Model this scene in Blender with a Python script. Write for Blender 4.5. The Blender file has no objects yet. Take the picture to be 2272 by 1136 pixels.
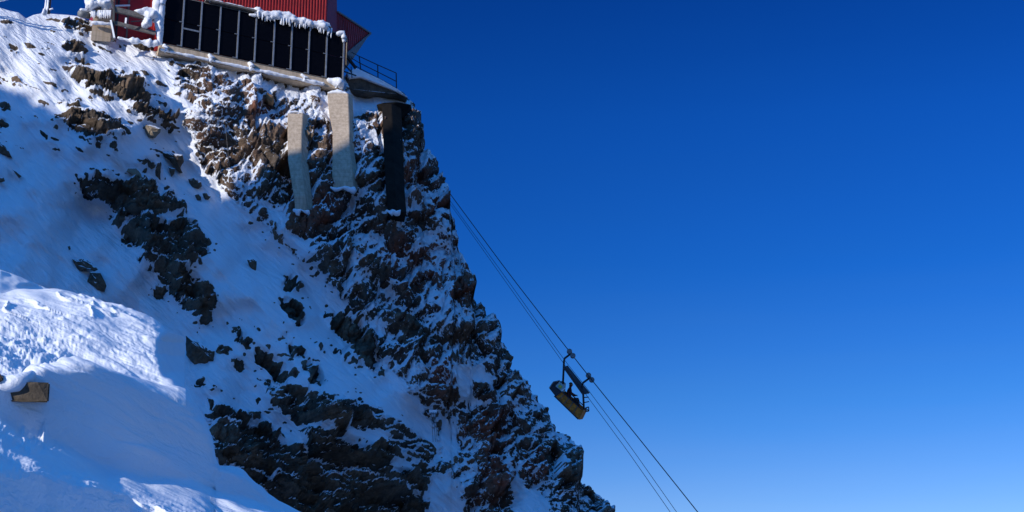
import bpy, bmesh, math, random
import numpy as np
from mathutils import Vector, Matrix, noise as mnoise
random.seed(7)
# ------------------------------------------------------------------ camera
F = 3121.0                       # focal length in photograph pixels (2272 wide)
PITCH = math.radians(15)
col = bpy.context.scene.collection
sc = bpy.context.scene
cd = bpy.data.cameras.new('camera'); cd.sensor_width = 36; cd.lens = 36*F/2272
cd.clip_start = 0.1; cd.clip_end = 60000
cam = bpy.data.objects.new('camera', cd); col.objects.link(cam)
cam.location = (0, 0, 0); cam.rotation_euler = (math.radians(90)+PITCH, 0, 0)
sc.camera = cam
sc.render.resolution_x = 1024; sc.render.resolution_y = 512
# ------------------------------------------------------------------ sky, sun, exposure
LH = math.radians(225+0); EL = math.radians(19)
L = Vector((-0.68, -0.68, 0)).normalized()*math.cos(EL) + Vector((0, 0, math.sin(EL)))
w = bpy.data.worlds.new('World'); sc.world = w; w.use_nodes = True
nt = w.node_tree; bg = nt.nodes['Background']
sk = nt.nodes.new('ShaderNodeTexSky'); sk.sky_type = 'NISHITA'; sk.sun_disc = False
sk.sun_elevation = EL; sk.sun_rotation = math.atan2(L.x, L.y)
sk.altitude = 3000; sk.air_density = 1.0; sk.dust_density = 0.6; sk.ozone_density = 3.0
gm = nt.nodes.new('ShaderNodeGamma'); gm.inputs[1].default_value = 1.45
mx = nt.nodes.new('ShaderNodeMix'); mx.data_type = 'RGBA'; mx.blend_type = 'MULTIPLY'; mx.inputs[0].default_value = 1
mx.inputs[7].default_value = (0.42, 0.72, 1.0, 1)
nt.links.new(sk.outputs[0], gm.inputs[0]); nt.links.new(gm.outputs[0], mx.inputs[6])
# clear high-mountain air: deepen the band of sky above the horizon by elevation
tcw = nt.nodes.new('ShaderNodeTexCoord'); sxw = nt.nodes.new('ShaderNodeSeparateXYZ'); nt.links.new(tcw.outputs['Generated'], sxw.inputs[0])
wn = nt.nodes.new('ShaderNodeTexNoise'); wmp = nt.nodes.new('ShaderNodeMapping'); wmp.inputs['Scale'].default_value = (2.2, 2.2, 26)
wmp.inputs['Rotation'].default_value = (math.radians(2), 0, 0)
nt.links.new(tcw.outputs['Generated'], wmp.inputs[0]); nt.links.new(wmp.outputs[0], wn.inputs[0]); wn.inputs['Scale'].default_value = 1.6; wn.inputs['Detail'].default_value = 4
wadd = nt.nodes.new('ShaderNodeMath'); wadd.operation = 'MULTIPLY_ADD'; nt.links.new(wn.outputs[0], wadd.inputs[0]); wadd.inputs[1].default_value = -.03
nt.links.new(sxw.outputs[2], wadd.inputs[2])
rpw = nt.nodes.new('ShaderNodeValToRGB'); ew = rpw.color_ramp.elements
stops = [(.0, (.80, .48, .43)), (.07, (.74, .475, .435)), (.145, (.37, .465, .48)), (.235, (.14, .43, .55)), (.333, (.09, .43, .62)), (.42, (.05, .36, .58)), (.58, (1.6, 2.85, 2.25)), (1, (2.5, 4.6, 3.4))]
while len(ew) < len(stops): ew.new(.5)
for e_, (p_, c_) in zip(ew, stops): e_.position = p_; e_.color = (*c_, 1)
nt.links.new(wadd.outputs[0], rpw.inputs[0])
mx2 = nt.nodes.new('ShaderNodeMix'); mx2.data_type = 'RGBA'; mx2.blend_type = 'MULTIPLY'; mx2.inputs[0].default_value = 1
nt.links.new(mx.outputs[2], mx2.inputs[6]); nt.links.new(rpw.outputs[0], mx2.inputs[7])
nt.links.new(mx2.outputs[2], bg.inputs[0]); bg.inputs[1].default_value = 0.10
sd = bpy.data.lights.new('sun', 'SUN'); sd.energy = 4.0; sd.angle = math.radians(0.5); sd.color = (1, 0.93, 0.83)
sun = bpy.data.objects.new('sun', sd); col.objects.link(sun)
sun.rotation_euler = L.to_track_quat('Z', 'Y').to_euler()
sc.view_settings.view_transform = 'Standard'; sc.view_settings.look = 'None'
sc.view_settings.exposure = 0.0; sc.view_settings.gamma = 1

# ------------------------------------------------------------------ helpers
CP, SP = math.cos(PITCH), math.sin(PITCH)
def ab(px, py):
    """ray slopes: x/y and z/y in the world for a place in the photograph"""
    u = (px-1136)/F; v = (568-py)/F
    yy = CP - v*SP; zz = SP + v*CP
    return u/yy, zz/yy
def pt(px, py, D):
    a, b = ab(px, py); return Vector((a*D, D, b*D))
def tag(o, label=None, cat=None, group=None, kind=None):
    if label: o['label'] = label
    if cat: o['category'] = cat
    if group: o['group'] = group
    if kind: o['kind'] = kind
    return o
def empty(name, loc, label, cat, group=None):
    o = bpy.data.objects.new(name, None); col.objects.link(o); o.location = loc
    o.empty_display_size = .2
    return tag(o, label, cat, group)
def link(name, me, mat, parent=None, smooth=False):
    o = bpy.data.objects.new(name, me); col.objects.link(o)
    if mat: me.materials.append(mat)
    if smooth:
        me.polygons.foreach_set('use_smooth', [True]*len(me.polygons))
    if parent:
        o.parent = parent; o.matrix_parent_inverse = Matrix.Translation(-Vector(parent.location))
    return o
class MB:
    def __init__(s): s.v = []; s.f = []
    def add(s, vs, fs):
        n = len(s.v); s.v += [tuple(v) for v in vs]; s.f += [tuple(i+n for i in f) for f in fs]; return s
    def hexa(s, c):       # 8 corners: near 4 (ccw) then far 4
        return s.add(c, [(0,1,2,3),(7,6,5,4),(0,4,5,1),(1,5,6,2),(2,6,7,3),(3,7,4,0)])
    def obox(s, o, u, v, w_):   # corner + three edge vectors
        o = Vector(o)
        return s.hexa([o, o+u, o+u+v, o+v, o+w_, o+u+w_, o+u+v+w_, o+v+w_])
    def bar(s, a, b, w_, h=None, up=Vector((0,0,1))):
        a = Vector(a); b = Vector(b); h = h or w_
        d = (b-a).normalized(); x = d.cross(up)
        if x.length < .05: x = d.cross(Vector((0,1,0)))
        x.normalize(); y = x.cross(d).normalized()
        return s.obox(a-x*w_/2-y*h/2, x*w_, y*h, b-a)
    def tube(s, pts, r, n=8, caps=True):
        pts = [Vector(p) for p in pts]; rs = r if isinstance(r, (list, tuple)) else [r]*len(pts)
        vs = []; fs = []
        for i, p in enumerate(pts):
            d = (pts[min(i+1, len(pts)-1)]-pts[max(i-1, 0)]).normalized()
            x = d.cross(Vector((0,0,1)))
            if x.length < .05: x = d.cross(Vector((0,1,0)))
            x.normalize(); y = x.cross(d)
            for k in range(n):
                t = 2*math.pi*k/n; vs.append(p+(x*math.cos(t)+y*math.sin(t))*rs[i])
        for i in range(len(pts)-1):
            for k in range(n):
                fs.append((i*n+k, i*n+(k+1)%n, (i+1)*n+(k+1)%n, (i+1)*n+k))
        if caps: fs.append(tuple(range(n))[::-1]); fs.append(tuple((len(pts)-1)*n+k for k in range(n)))
        return s.add(vs, fs)
    def prism(s, poly, ext):
        n = len(poly); ext = Vector(ext)
        return s.add([Vector(p) for p in poly]+[Vector(p)+ext for p in poly],
                     [tuple(range(n)), tuple(range(n, 2*n))[::-1]]+[(i, i+n, (i+1)%n+n, (i+1)%n) for i in range(n)])
    def build(s, name, mat, parent=None, smooth=False, bevel=0):
        me = bpy.data.meshes.new(name); me.from_pydata(s.v, [], s.f)
        bm = bmesh.new(); bm.from_mesh(me); bmesh.ops.recalc_face_normals(bm, faces=bm.faces)
        if bevel: bmesh.ops.bevel(bm, geom=bm.edges[:], offset=bevel, segments=2, affect='EDGES', clamp_overlap=True)
        bm.to_mesh(me); bm.free()
        return link(name, me, mat, parent, smooth)

# ---- numpy noise
def _hash(ix, iy, seed):
    h = (ix.astype(np.int64)*374761393 + iy.astype(np.int64)*668265263 + seed*1442695041) & 0xffffffff
    h = ((h ^ (h >> 13))*1274126177) & 0xffffffff
    h = ((h ^ (h >> 16))*2246822519) & 0xffffffff
    return ((h ^ (h >> 15)) & 0xffffff)/float(0xffffff)
def vnoise(x, y, seed=0):
    ix = np.floor(x); iy = np.floor(y); fx = x-ix; fy = y-iy
    fx = fx*fx*fx*(fx*(fx*6-15)+10); fy = fy*fy*fy*(fy*(fy*6-15)+10)
    a = _hash(ix, iy, seed); b = _hash(ix+1, iy, seed); c = _hash(ix, iy+1, seed); d = _hash(ix+1, iy+1, seed)
    return (a*(1-fx)+b*fx)*(1-fy)+(c*(1-fx)+d*fx)*fy - .5
def fbm(x, y, seed=0, oct=4, gain=.5):
    r = 0; amp = 1
    for i in range(oct):
        r = r+amp*vnoise(x*2**i+i*17.3, y*2**i+i*9.1, seed+i*13); amp *= gain
    return r
def worley(x, y, seed=0):
    """block pattern: per-block random values, offset from the block centre and the gap to the next block"""
    ix = np.floor(x); iy = np.floor(y)
    f1 = np.full(x.shape, 9.); f2 = np.full(x.shape, 9.)
    r1 = np.zeros(x.shape); r2 = np.zeros(x.shape); r3 = np.zeros(x.shape); dx1 = np.zeros(x.shape); dy1 = np.zeros(x.shape)
    for i in (-1, 0, 1):
        for j in (-1, 0, 1):
            cx = ix+i; cy = iy+j
            qx = cx+.1+.8*_hash(cx, cy, seed); qy = cy+.1+.8*_hash(cx, cy, seed+5)
            dx = x-qx; dy = y-qy; d = np.abs(dx)*.55+np.abs(dy)*.55+.45*np.sqrt(dx*dx+dy*dy)
            m = d < f1
            f2 = np.where(m, f1, np.minimum(f2, d)); f1 = np.where(m, d, f1)
            r1 = np.where(m, _hash(cx, cy, seed+11), r1); r2 = np.where(m, _hash(cx, cy, seed+12), r2)
            r3 = np.where(m, _hash(cx, cy, seed+13), r3); dx1 = np.where(m, dx, dx1); dy1 = np.where(m, dy, dy1)
    return r1, r2-.5, r3-.5, dx1, dy1, f2-f1
def inpoly(X, Y, poly):
    P = np.array(poly, float); x0, y0 = P.min(0); x1, y1 = P.max(0)
    out = np.zeros(X.shape, bool); sel = (X >= x0) & (X <= x1) & (Y >= y0) & (Y <= y1)
    xs = X[sel]; ys = Y[sel]; c = np.zeros(xs.shape, bool); n = len(P)
    for i in range(n):
        xa, ya = P[i]; xb, yb = P[i-1]
        if ya == yb: continue
        c ^= ((ya > ys) != (yb > ys)) & (xs < (xb-xa)*(ys-ya)/(yb-ya)+xa)
    out[sel] = c; return out
def blur(A, s):
    if s <= 0: return A
    r = int(3*s)+1; k = np.exp(-.5*(np.arange(-r, r+1)/s)**2); k /= k.sum()
    B = np.pad(A, ((r, r), (0, 0)), 'edge'); B = sum(k[i]*B[i:i+A.shape[0]] for i in range(2*r+1))
    C = np.pad(B, ((0, 0), (r, r)), 'edge'); return sum(k[i]*C[:, i:i+A.shape[1]] for i in range(2*r+1))
def sstep(a, b, x):
    t = np.clip((x-a)/(b-a), 0, 1); return t*t*(3-2*t)
def grid_mesh(name, V, mat, attrs={}, smooth=True, kind='structure'):
    nr, nc = V.shape[:2]
    me = bpy.data.meshes.new(name)
    idx = np.arange(nr*nc).reshape(nr, nc)
    q = np.stack([idx[:-1, :-1], idx[1:, :-1], idx[1:, 1:], idx[:-1, 1:]], -1).reshape(-1, 4)
    me.vertices.add(nr*nc); me.vertices.foreach_set('co', V.reshape(-1).astype(np.float32))
    me.loops.add(q.size); me.loops.foreach_set('vertex_index', q.reshape(-1).astype(np.int32))
    me.polygons.add(len(q)); me.polygons.foreach_set('loop_start', np.arange(0, q.size, 4, dtype=np.int32))
    me.polygons.foreach_set('loop_total', np.full(len(q), 4, np.int32))
    me.update(calc_edges=True)
    me.polygons.foreach_set('use_smooth', np.full(len(q), smooth))
    for k, A in attrs.items():
        at = me.attributes.new(k, 'FLOAT', 'POINT'); at.data.foreach_set('value', A.reshape(-1).astype(np.float32))
    o = link(name, me, mat)
    if kind: o['kind'] = kind
    return o

# ------------------------------------------------------------------ materials
def newmat(name):
    m = bpy.data.materials.new(name); m.use_nodes = True
    return m, m.node_tree, m.node_tree.nodes['Principled BSDF']
def N(t, typ, **kw):
    n = t.nodes.new(typ)
    for k, v in kw.items(): setattr(n, k, v)
    return n
def noise_node(t, scale, detail=4, rough=.6, vec=None, dist=0):
    n = N(t, 'ShaderNodeTexNoise'); n.inputs['Scale'].default_value = scale; n.inputs['Detail'].default_value = detail
    n.inputs['Roughness'].default_value = rough; n.inputs['Distortion'].default_value = dist
    if vec is not None: t.links.new(vec, n.inputs['Vector'])
    return n
def ramp(t, fac, stops):
    r = N(t, 'ShaderNodeValToRGB'); e = r.color_ramp.elements
    while len(e) < len(stops): e.new(.5)
    for el, (p, c) in zip(e, stops): el.position = p; el.color = (*c, 1) if len(c) == 3 else c
    t.links.new(fac, r.inputs[0]); return r
def mathn(t, op, a, b=None, clamp=False):
    n = N(t, 'ShaderNodeMath', operation=op, use_clamp=clamp)
    for i, x in enumerate((a, b)):
        if x is None: continue
        if isinstance(x, (int, float)): n.inputs[i].default_value = x
        else: t.links.new(x, n.inputs[i])
    return n.outputs[0]
def mixc(t, fac, a, b):
    n = N(t, 'ShaderNodeMix', data_type='RGBA')
    if isinstance(fac, (int, float)): n.inputs[0].default_value = fac
    else: t.links.new(fac, n.inputs[0])
    for i, x in ((6, a), (7, b)):
        if isinstance(x, tuple): n.inputs[i].default_value = (*x, 1)
        else: t.links.new(x, n.inputs[i])
    return n.outputs[2]
def coords(t, scale=(1,1,1), rot=(0,0,0)):
    tc = N(t, 'ShaderNodeTexCoord'); mp = N(t, 'ShaderNodeMapping')
    mp.inputs['Scale'].default_value = scale; mp.inputs['Rotation'].default_value = rot
    t.links.new(tc.outputs['Object'], mp.inputs['Vector']); return mp.outputs[0]
SNOW = (0.84, 0.87, 0.93)
def rock_colour(t, red=None):
    c = coords(t)
    n1 = noise_node(t, .55, 6, .65, c); n2 = noise_node(t, 4, 6, .7, c); n3 = noise_node(t, 22, 4, .7, c)
    base = ramp(t, n1.outputs[0], [(.3, (.060, .049, .041)), (.48, (.108, .084, .064)), (.62, (.165, .118, .082)), (.75, (.085, .068, .056))]).outputs[0]
    dk = ramp(t, n2.outputs[0], [(.35, (.45, .42, .40)), (.65, (1.15, 1.1, 1.0))]).outputs[0]
    m = N(t, 'ShaderNodeMix', data_type='RGBA', blend_type='MULTIPLY'); m.inputs[0].default_value = .85
    t.links.new(base, m.inputs[6]); t.links.new(dk, m.inputs[7])
    out = m.outputs[2]
    if red is not None:
        f = mathn(t, 'MULTIPLY', red, ramp(t, n2.outputs[0], [(.3, (.35,)*3), (.6, (1,)*3)]).outputs[0], True)
        out = mixc(t, f, out, (.26, .070, .038))
    return out, n2, n3
def mat_mountain():
    m, t, p = newmat('snow_and_rock')
    s = N(t, 'ShaderNodeAttribute', attribute_name='snow').outputs['Fac']
    red = N(t, 'ShaderNodeAttribute', attribute_name='red').outputs['Fac']
    rk, n2, n3 = rock_colour(t, red)
    c = coords(t, (1, 1, 1))
    fn = noise_node(t, 5.0, 5, .7, c)
    fv = mathn(t, 'MULTIPLY', mathn(t, 'SUBTRACT', fn.outputs[0], .5), .62)
    vw = N(t, 'ShaderNodeAttribute', attribute_name='vein').outputs['Fac']
    tone = N(t, 'ShaderNodeAttribute', attribute_name='tone').outputs['Fac']
    dn = noise_node(t, 1.4, 3, .6, c)
    wv = N(t, 'ShaderNodeMix', data_type='RGBA', blend_type='ADD'); wv.inputs[0].default_value = .5
    t.links.new(coords(t, (1, .8, .62), (0, math.radians(18), 0)), wv.inputs[6]); t.links.new(dn.outputs[1], wv.inputs[7])
    tot = mathn(t, 'ADD', s, fv)
    for sc_, wd, st_ in ((1.5, .08, .50), (3.4, .10, .38), (6.5, .13, .30)):
        vo = N(t, 'ShaderNodeTexVoronoi', feature='DISTANCE_TO_EDGE'); vo.inputs['Scale'].default_value = sc_; t.links.new(wv.outputs[2], vo.inputs['Vector'])
        vm = noise_node(t, 1.1*sc_, 2, .5, c)
        e = ramp(t, vo.outputs['Distance'], [(0, (1,)*3), (wd, (0,)*3)]).outputs[0]
        g_ = ramp(t, vm.outputs[0], [(.42, (0,)*3), (.56, (1,)*3)]).outputs[0]
        tot = mathn(t, 'ADD', tot, mathn(t, 'MULTIPLY', mathn(t, 'MULTIPLY', e, g_), mathn(t, 'MULTIPLY', vw, st_)))
    fac = ramp(t, tot, [(.47, (0,)*3), (.53, (1,)*3)]).outputs[0]
    tn = ramp(t, tone, [(.1, (.45,)*3), (.9, (1.75,)*3)]).outputs[0]
    tm = N(t, 'ShaderNodeMix', data_type='RGBA', blend_type='MULTIPLY'); tm.inputs[0].default_value = 1
    t.links.new(rk, tm.inputs[6]); t.links.new(tn, tm.inputs[7]); rk = tm.outputs[2]
    t.links.new(mixc(t, fac, rk, SNOW), p.inputs['Base Color'])
    t.links.new(mixc(t, fac, (.8,)*3, (.55,)*3), p.inputs['Roughness'])
    p.inputs['Specular IOR Level'].default_value = .25
    # relief: rough rock, wind-scoured snow drawn out along the slope
    cs = coords(t, (1.0, 1.0, 1.0), (0, math.radians(-42), 0))
    mp = N(t, 'ShaderNodeMapping'); mp.inputs['Scale'].default_value = (.28, 1, 2.4); t.links.new(cs, mp.inputs[0])
    sn = noise_node(t, 2.2, 6, .62, mp.outputs[0], .4)
    sf = noise_node(t, 14, 3, .6, c)
    snb = mathn(t, 'ADD', mathn(t, 'MULTIPLY', sn.outputs[0], .26), mathn(t, 'MULTIPLY', sf.outputs[0], .03))
    mpl = N(t, 'ShaderNodeMapping'); mpl.inputs['Scale'].default_value = (.45, .45, 2.6); t.links.new(coords(t, (1, 1, 1), (0, math.radians(14), 0)), mpl.inputs[0])
    lay = noise_node(t, 3.2, 6, .62, mpl.outputs[0], .3)
    rkb = mathn(t, 'ADD', mathn(t, 'MULTIPLY', n2.outputs[0], .07), mathn(t, 'ADD', mathn(t, 'MULTIPLY', n3.outputs[0], .05), mathn(t, 'MULTIPLY', lay.outputs[0], .22)))
    mxh = N(t, 'ShaderNodeMix', data_type='FLOAT'); t.links.new(fac, mxh.inputs[0]); t.links.new(rkb, mxh.inputs[2]); t.links.new(snb, mxh.inputs[3])
    b = N(t, 'ShaderNodeBump'); b.inputs['Strength'].default_value = .9; b.inputs['Distance'].default_value = 1.0
    hh = mathn(t, 'ADD', mxh.outputs[0], mathn(t, 'MULTIPLY', fac, .05))
    t.links.new(hh, b.inputs['Height']); t.links.new(b.outputs[0], p.inputs['Normal'])
    return m
def mat_snow(name='snow', rough=.5, big=.05):
    m, t, p = newmat(name); c = coords(t)
    p.inputs['Roughness'].default_value = rough; p.inputs['Specular IOR Level'].default_value = .3
    a = noise_node(t, 3, 3, .5, c)
    t.links.new(ramp(t, a.outputs[0], [(.3, (.80, .84, .91)), (.7, (.88, .90, .94))]).outputs[0], p.inputs['Base Color'])
    cs = coords(t, (1, 1, 1), (0, math.radians(-25), math.radians(20)))
    mp = N(t, 'ShaderNodeMapping'); mp.inputs['Scale'].default_value = (.35, 1.3, 2.2); t.links.new(cs, mp.inputs[0])
    sn = noise_node(t, 2.5, 7, .62, mp.outputs[0], .5); sf = noise_node(t, 60, 3, .6, c)
    h = mathn(t, 'ADD', mathn(t, 'MULTIPLY', sn.outputs[0], big), mathn(t, 'MULTIPLY', sf.outputs[0], .0035))
    b = N(t, 'ShaderNodeBump'); b.inputs['Strength'].default_value = .8; b.inputs['Distance'].default_value = 1
    t.links.new(h, b.inputs['Height']); t.links.new(b.outputs[0], p.inputs['Normal'])
    return m
def mat_boulder(name, tint=None, cap=.62):
    m, t, p = newmat(name); rk, n2, n3 = rock_colour(t)
    if tint: rk = mixc(t, .7, rk, tint)
    g = N(t, 'ShaderNodeNewGeometry'); sp = N(t, 'ShaderNodeSeparateXYZ'); t.links.new(g.outputs['Normal'], sp.inputs[0])
    f = mathn(t, 'ADD', sp.outputs[2], mathn(t, 'MULTIPLY', mathn(t, 'SUBTRACT', n2.outputs[0], .5), .8))
    fac = ramp(t, f, [(cap, (0,)*3), (min(cap+.05, 1), (1,)*3)]).outputs[0]
    t.links.new(mixc(t, fac, rk, SNOW), p.inputs['Base Color']); p.inputs['Roughness'].default_value = .75
    p.inputs['Specular IOR Level'].default_value = .25
    b = N(t, 'ShaderNodeBump'); b.inputs['Strength'].default_value = .7; b.inputs['Distance'].default_value = .25
    t.links.new(n2.outputs[0], b.inputs['Height']); t.links.new(b.outputs[0], p.inputs['Normal'])
    return m
def mat_plain(name, colr, rough=.6, metal=0, var=.18, scale=6, bump=.01, spec=.4):
    m, t, p = newmat(name); c = coords(t); n = noise_node(t, scale, 6, .65, c)
    lo = tuple(x*(1-var*1.6) for x in colr); hi = tuple(min(1, x*(1+var)) for x in colr)
    t.links.new(ramp(t, n.outputs[0], [(.3, lo), (.7, hi)]).outputs[0], p.inputs['Base Color'])
    p.inputs['Roughness'].default_value = rough; p.inputs['Metallic'].default_value = metal
    p.inputs['Specular IOR Level'].default_value = spec
    if bump:
        b = N(t, 'ShaderNodeBump'); b.inputs['Distance'].default_value = bump; b.inputs['Strength'].default_value = .6
        n2 = noise_node(t, scale*6, 4, .6, c)
        t.links.new(n2.outputs[0], b.inputs['Height']); t.links.new(b.outputs[0], p.inputs['Normal'])
    return m
def mat_concrete():
    m, t, p = newmat('concrete'); c = coords(t); n = noise_node(t, 1.3, 6, .6, c); n2 = noise_node(t, 12, 4, .6, c)
    cs = coords(t, (5, 5, .35)); st = noise_node(t, 1.5, 5, .6, cs)
    a = ramp(t, n.outputs[0], [(.3, (.50, .395, .285)), (.7, (.62, .495, .36))]).outputs[0]
    mm = N(t, 'ShaderNodeMix', data_type='RGBA', blend_type='MULTIPLY'); mm.inputs[0].default_value = .5
    t.links.new(a, mm.inputs[6]); t.links.new(ramp(t, st.outputs[0], [(.4, (.55, .5, .45)), (.6, (1, 1, 1))]).outputs[0], mm.inputs[7])
    # board-marked formwork lines
    wv = N(t, 'ShaderNodeTexWave', wave_type='BANDS', bands_direction='Z'); wv.inputs['Scale'].default_value = 1.1
    t.links.new(c, wv.inputs[0])
    ln = ramp(t, wv.outputs[0], [(0, (.78, .76, .74)), (.06, (1, 1, 1))]).outputs[0]
    m2 = N(t, 'ShaderNodeMix', data_type='RGBA', blend_type='MULTIPLY'); m2.inputs[0].default_value = .7
    t.links.new(mm.outputs[2], m2.inputs[6]); t.links.new(ln, m2.inputs[7])
    t.links.new(m2.outputs[2], p.inputs['Base Color']); p.inputs['Roughness'].default_value = .85
    b = N(t, 'ShaderNodeBump'); b.inputs['Distance'].default_value = .006; b.inputs['Strength'].default_value = .35
    t.links.new(n2.outputs[0], b.inputs['Height']); t.links.new(b.outputs[0], p.inputs['Normal'])
    return m
M = dict(mount=mat_mountain(), snow=mat_snow(), rime=mat_snow('rime', .35, .03), boulder=mat_boulder('dark_rock'),
         orange=mat_boulder('ochre_rock', (.42, .22, .09), .8), pale=mat_boulder('pale_rock', (.36, .29, .2), .7),
         concrete=mat_concrete(),
         shadeconcrete=mat_plain('shaded_concrete', (.018, .015, .012), .9, 0, .3, 2, .03, .1),  # shaded copy of the concrete: shade put into a near-black colour
         red=mat_plain('red_sheet_metal', (.34, .018, .02), .5, 0, .15, 3, .004),
         grey=mat_plain('grey_trim', (.20, .21, .22), .6), steel=mat_plain('galvanised_steel', (.36, .37, .38), .45, .6),
         dark=mat_plain('dark_steel', (.03, .035, .045), .5, .3), panel=mat_plain('solar_cells', (.0025, .0025, .004), .3, 0, .3, 8, 0, .12),
         glass=mat_plain('cab_window', (.35, .5, .5), .15), yellow=mat_plain('yellow_sticker', (.6, .55, .08), .5),
         wood=mat_plain('weathered_planks', (.72, .22, .025), .75, 0, .35, 5), timber=mat_plain('grey_timber', (.16, .15, .14), .8, 0, .3, 5),
         jacket=mat_plain('dark_red_jacket', (.11, .02, .022), .8), skin=mat_plain('skin', (.42, .24, .17), .6), hair=mat_plain('dark_cap', (.02, .02, .03), .8),
         trousers=mat_plain('black_trousers', (.015, .015, .02), .8), cloth=mat_plain('dark_canvas', (.03, .03, .04), .8),
         valley=mat_plain('dark_valley_floor', (.035, .045, .05), .9, 0, .4, .002, 0))  # valley tone kept dark so little light bounces up

# ------------------------------------------------------------------ the mountain
SKY = [(-420,10),(-200,14),(0,17),(22,24),(42,28),(58,41),(74,33),(96,29),(120,31),(150,33),(176,35),(204,42),(232,62),(262,84),(345,90),(358,98),
       (420,112),(500,130),(600,152),(700,174),(758,186),(770,164),(800,158),(842,180),(880,197),(905,213),(928,233),(934,262),(939,292),(950,322),(968,346),
       (985,372),(1000,402),(1002,480),(1014,520),(1017,560),(1042,604),(1048,664),(1062,672),(1084,694),(1100,720),(1106,765),(1124,786),(1142,808),
       (1160,848),(1192,876),(1206,900),(1226,916),(1233,950),(1262,974),(1282,992),(1288,1060),(1300,1084),(1322,1104),(1345,1110),(1366,1138),(1400,1180),(1440,1260)]
def lnD(a, b):
    a0, b0 = ab(700, 300)
    return math.log(72)+.55*(a-a0)+.80*(b-b0)
ROCK = [  # outcrops breaking through the snow: outline in the photograph, how bare they are
 (.97,[(122,143),(158,153),(210,168),(262,180),(275,172),(295,180),(326,207),(332,224),(300,228),(272,225),(262,205),(245,207),(205,190),(190,183),(155,160)]),
 (1,[(287,231),(333,229),(376,239),(395,252),(389,271),(365,273),(322,255)]),
 (.85,[(105,219),(150,223),(165,233),(130,233)]),
 (.72,[(123,262),(150,250),(190,246),(230,253),(240,265),(262,258),(283,285),(280,308),(250,305),(235,300),(215,314),(190,305),(170,292),(135,275)]),
 (.95,[(243,320),(262,322),(262,334),(248,332)]),
 (.95,[(301,350),(344,357),(357,376),(349,404),(335,385),(318,368)]),
 (1,[(175,394),(223,394),(279,400),(333,411),(371,438),(424,478),(376,470),(371,478),(328,486),(279,472),(252,456),(252,435),(199,435)]),
 (1,[(244,480),(279,488),(269,510),(252,502)]),
 (.86,[(285,492),(333,492),(384,500),(440,488),(446,520),(468,553),(462,560),(435,567),(430,592),(387,580),(344,576),(317,553),(274,537),(279,515)]),
 (.95,[(298,562),(345,585),(318,582)]),
 (.95,[(344,580),(387,588),(430,612),(475,637),(465,664),(471,682),(465,719),(454,729),(397,666),(376,633),(349,612)]),
 (.95,[(336,641),(363,649),(366,663),(346,657)]),
 (.95,[(456,864),(470,860),(492,862),(488,868)]),(.9,[(430,850),(440,842),(462,838),(440,860)]),
 (1,[(466,897),(515,905),(512,921),(468,921)]),(.97,[(497,930),(577,914),(583,930),(511,944)]),
 (.88,[(541,947),(596,951),(612,977),(580,992),(629,991),(665,1010),(596,1038),(534,1034),(485,1026),(476,991)]),
 (.93,[(605,893),(666,881),(742,892),(817,912),(813,937),(742,939),(763,951),(742,955),(704,937),(662,930)]),
 (.95,[(657,954),(732,959),(789,975),(850,985),(881,1005),(869,1031),(770,1033),(723,1024),(685,991)]),
 (.97,[(629,1038),(666,1027),(699,1046),(699,1076)]),
 (.9,[(801,1036),(870,1040),(940,1041),(956,1018),(950,1060),(944,1097),(905,1085),(880,1062),(808,1066)]),
 (.9,[(534,1034),(600,1074),(699,1071),(712,1100),(780,1130),(900,1160),(662,1160),(596,1100),(540,1060)]),
 (.9,[(760,1090),(880,1080),(960,1110),(940,1150),(780,1150)]),
 (.85,[(624,607),(647,612),(670,633),(666,651),(640,640)]),(.93,[(620,657),(650,668),(672,685),(676,704),(684,726),(652,703)]),
 (.8,[(495,706),(534,735),(567,751),(551,772),(520,745)]),(.95,[(485,761),(514,770),(508,791),(494,778)]),
 (.95,[(513,796),(539,803),(538,818),(520,815)]),(.9,[(563,760),(591,779),(640,805),(664,824),(657,838),(605,826),(577,791)]),
 (.9,[(617,739),(643,761),(683,777),(676,791),(645,777)]),(.9,[(563,718),(586,741),(572,735)]),
 (.8,[(669,796),(700,805),(725,842),(704,854),(681,828)]),
 (1,[(714,695),(760,700),(800,713),(819,741),(831,779),(843,812),(817,819),(784,786),(780,765),(747,734)]),
 (.9,[(690,744),(712,760),(730,784),(708,770)]),
 (.56,[(565,838),(657,848),(704,876),(775,902),(700,905),(600,890)]),
 (.7,[(742,763),(765,787),(800,817),(785,819),(748,785)]),
 (.45,[(600,850),(700,860),(840,900),(960,990),(950,1030),(900,1010),(860,960),(700,900)]),
 (.62,[(462,880),(560,950),(660,1000),(800,1050),(900,1130),(700,1136),(560,1060),(480,1020)]),
 # small ledges in the sunlit slope at the top
 (.8,[(134,84),(170,90),(196,98),(176,102),(138,90)]),(.8,[(160,99),(200,106),(206,116),(186,116),(160,106)]),(.9,[(155,112),(190,122),(188,133),(160,120)]),
 (.7,[(80,92),(110,102),(128,110),(98,100)]),(.85,[(0,40),(20,50),(38,58),(8,56),(0,54)]),
 (.62,[(200,40),(250,70),(262,92),(220,84),(150,62),(90,42),(180,42)]),
 (.85,[(312,157),(338,160),(330,168),(318,164)]),(.8,[(344,176),(372,190),(366,196),(346,184)]),
 (.78,[(275,84),(330,100),(420,118),(500,134),(500,146),(420,134),(340,112),(290,98)]),
 (.74,[(500,134),(600,158),(700,178),(762,192),(762,204),(690,196),(610,178),(540,160)]),
 (.6,[(385,160),(420,146),(460,150),(480,200),(450,240),(420,220),(395,190)]),
 (.55,[(470,150),(520,170),(640,215),(720,215),(650,255),(560,270),(500,240)]),
]
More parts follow.
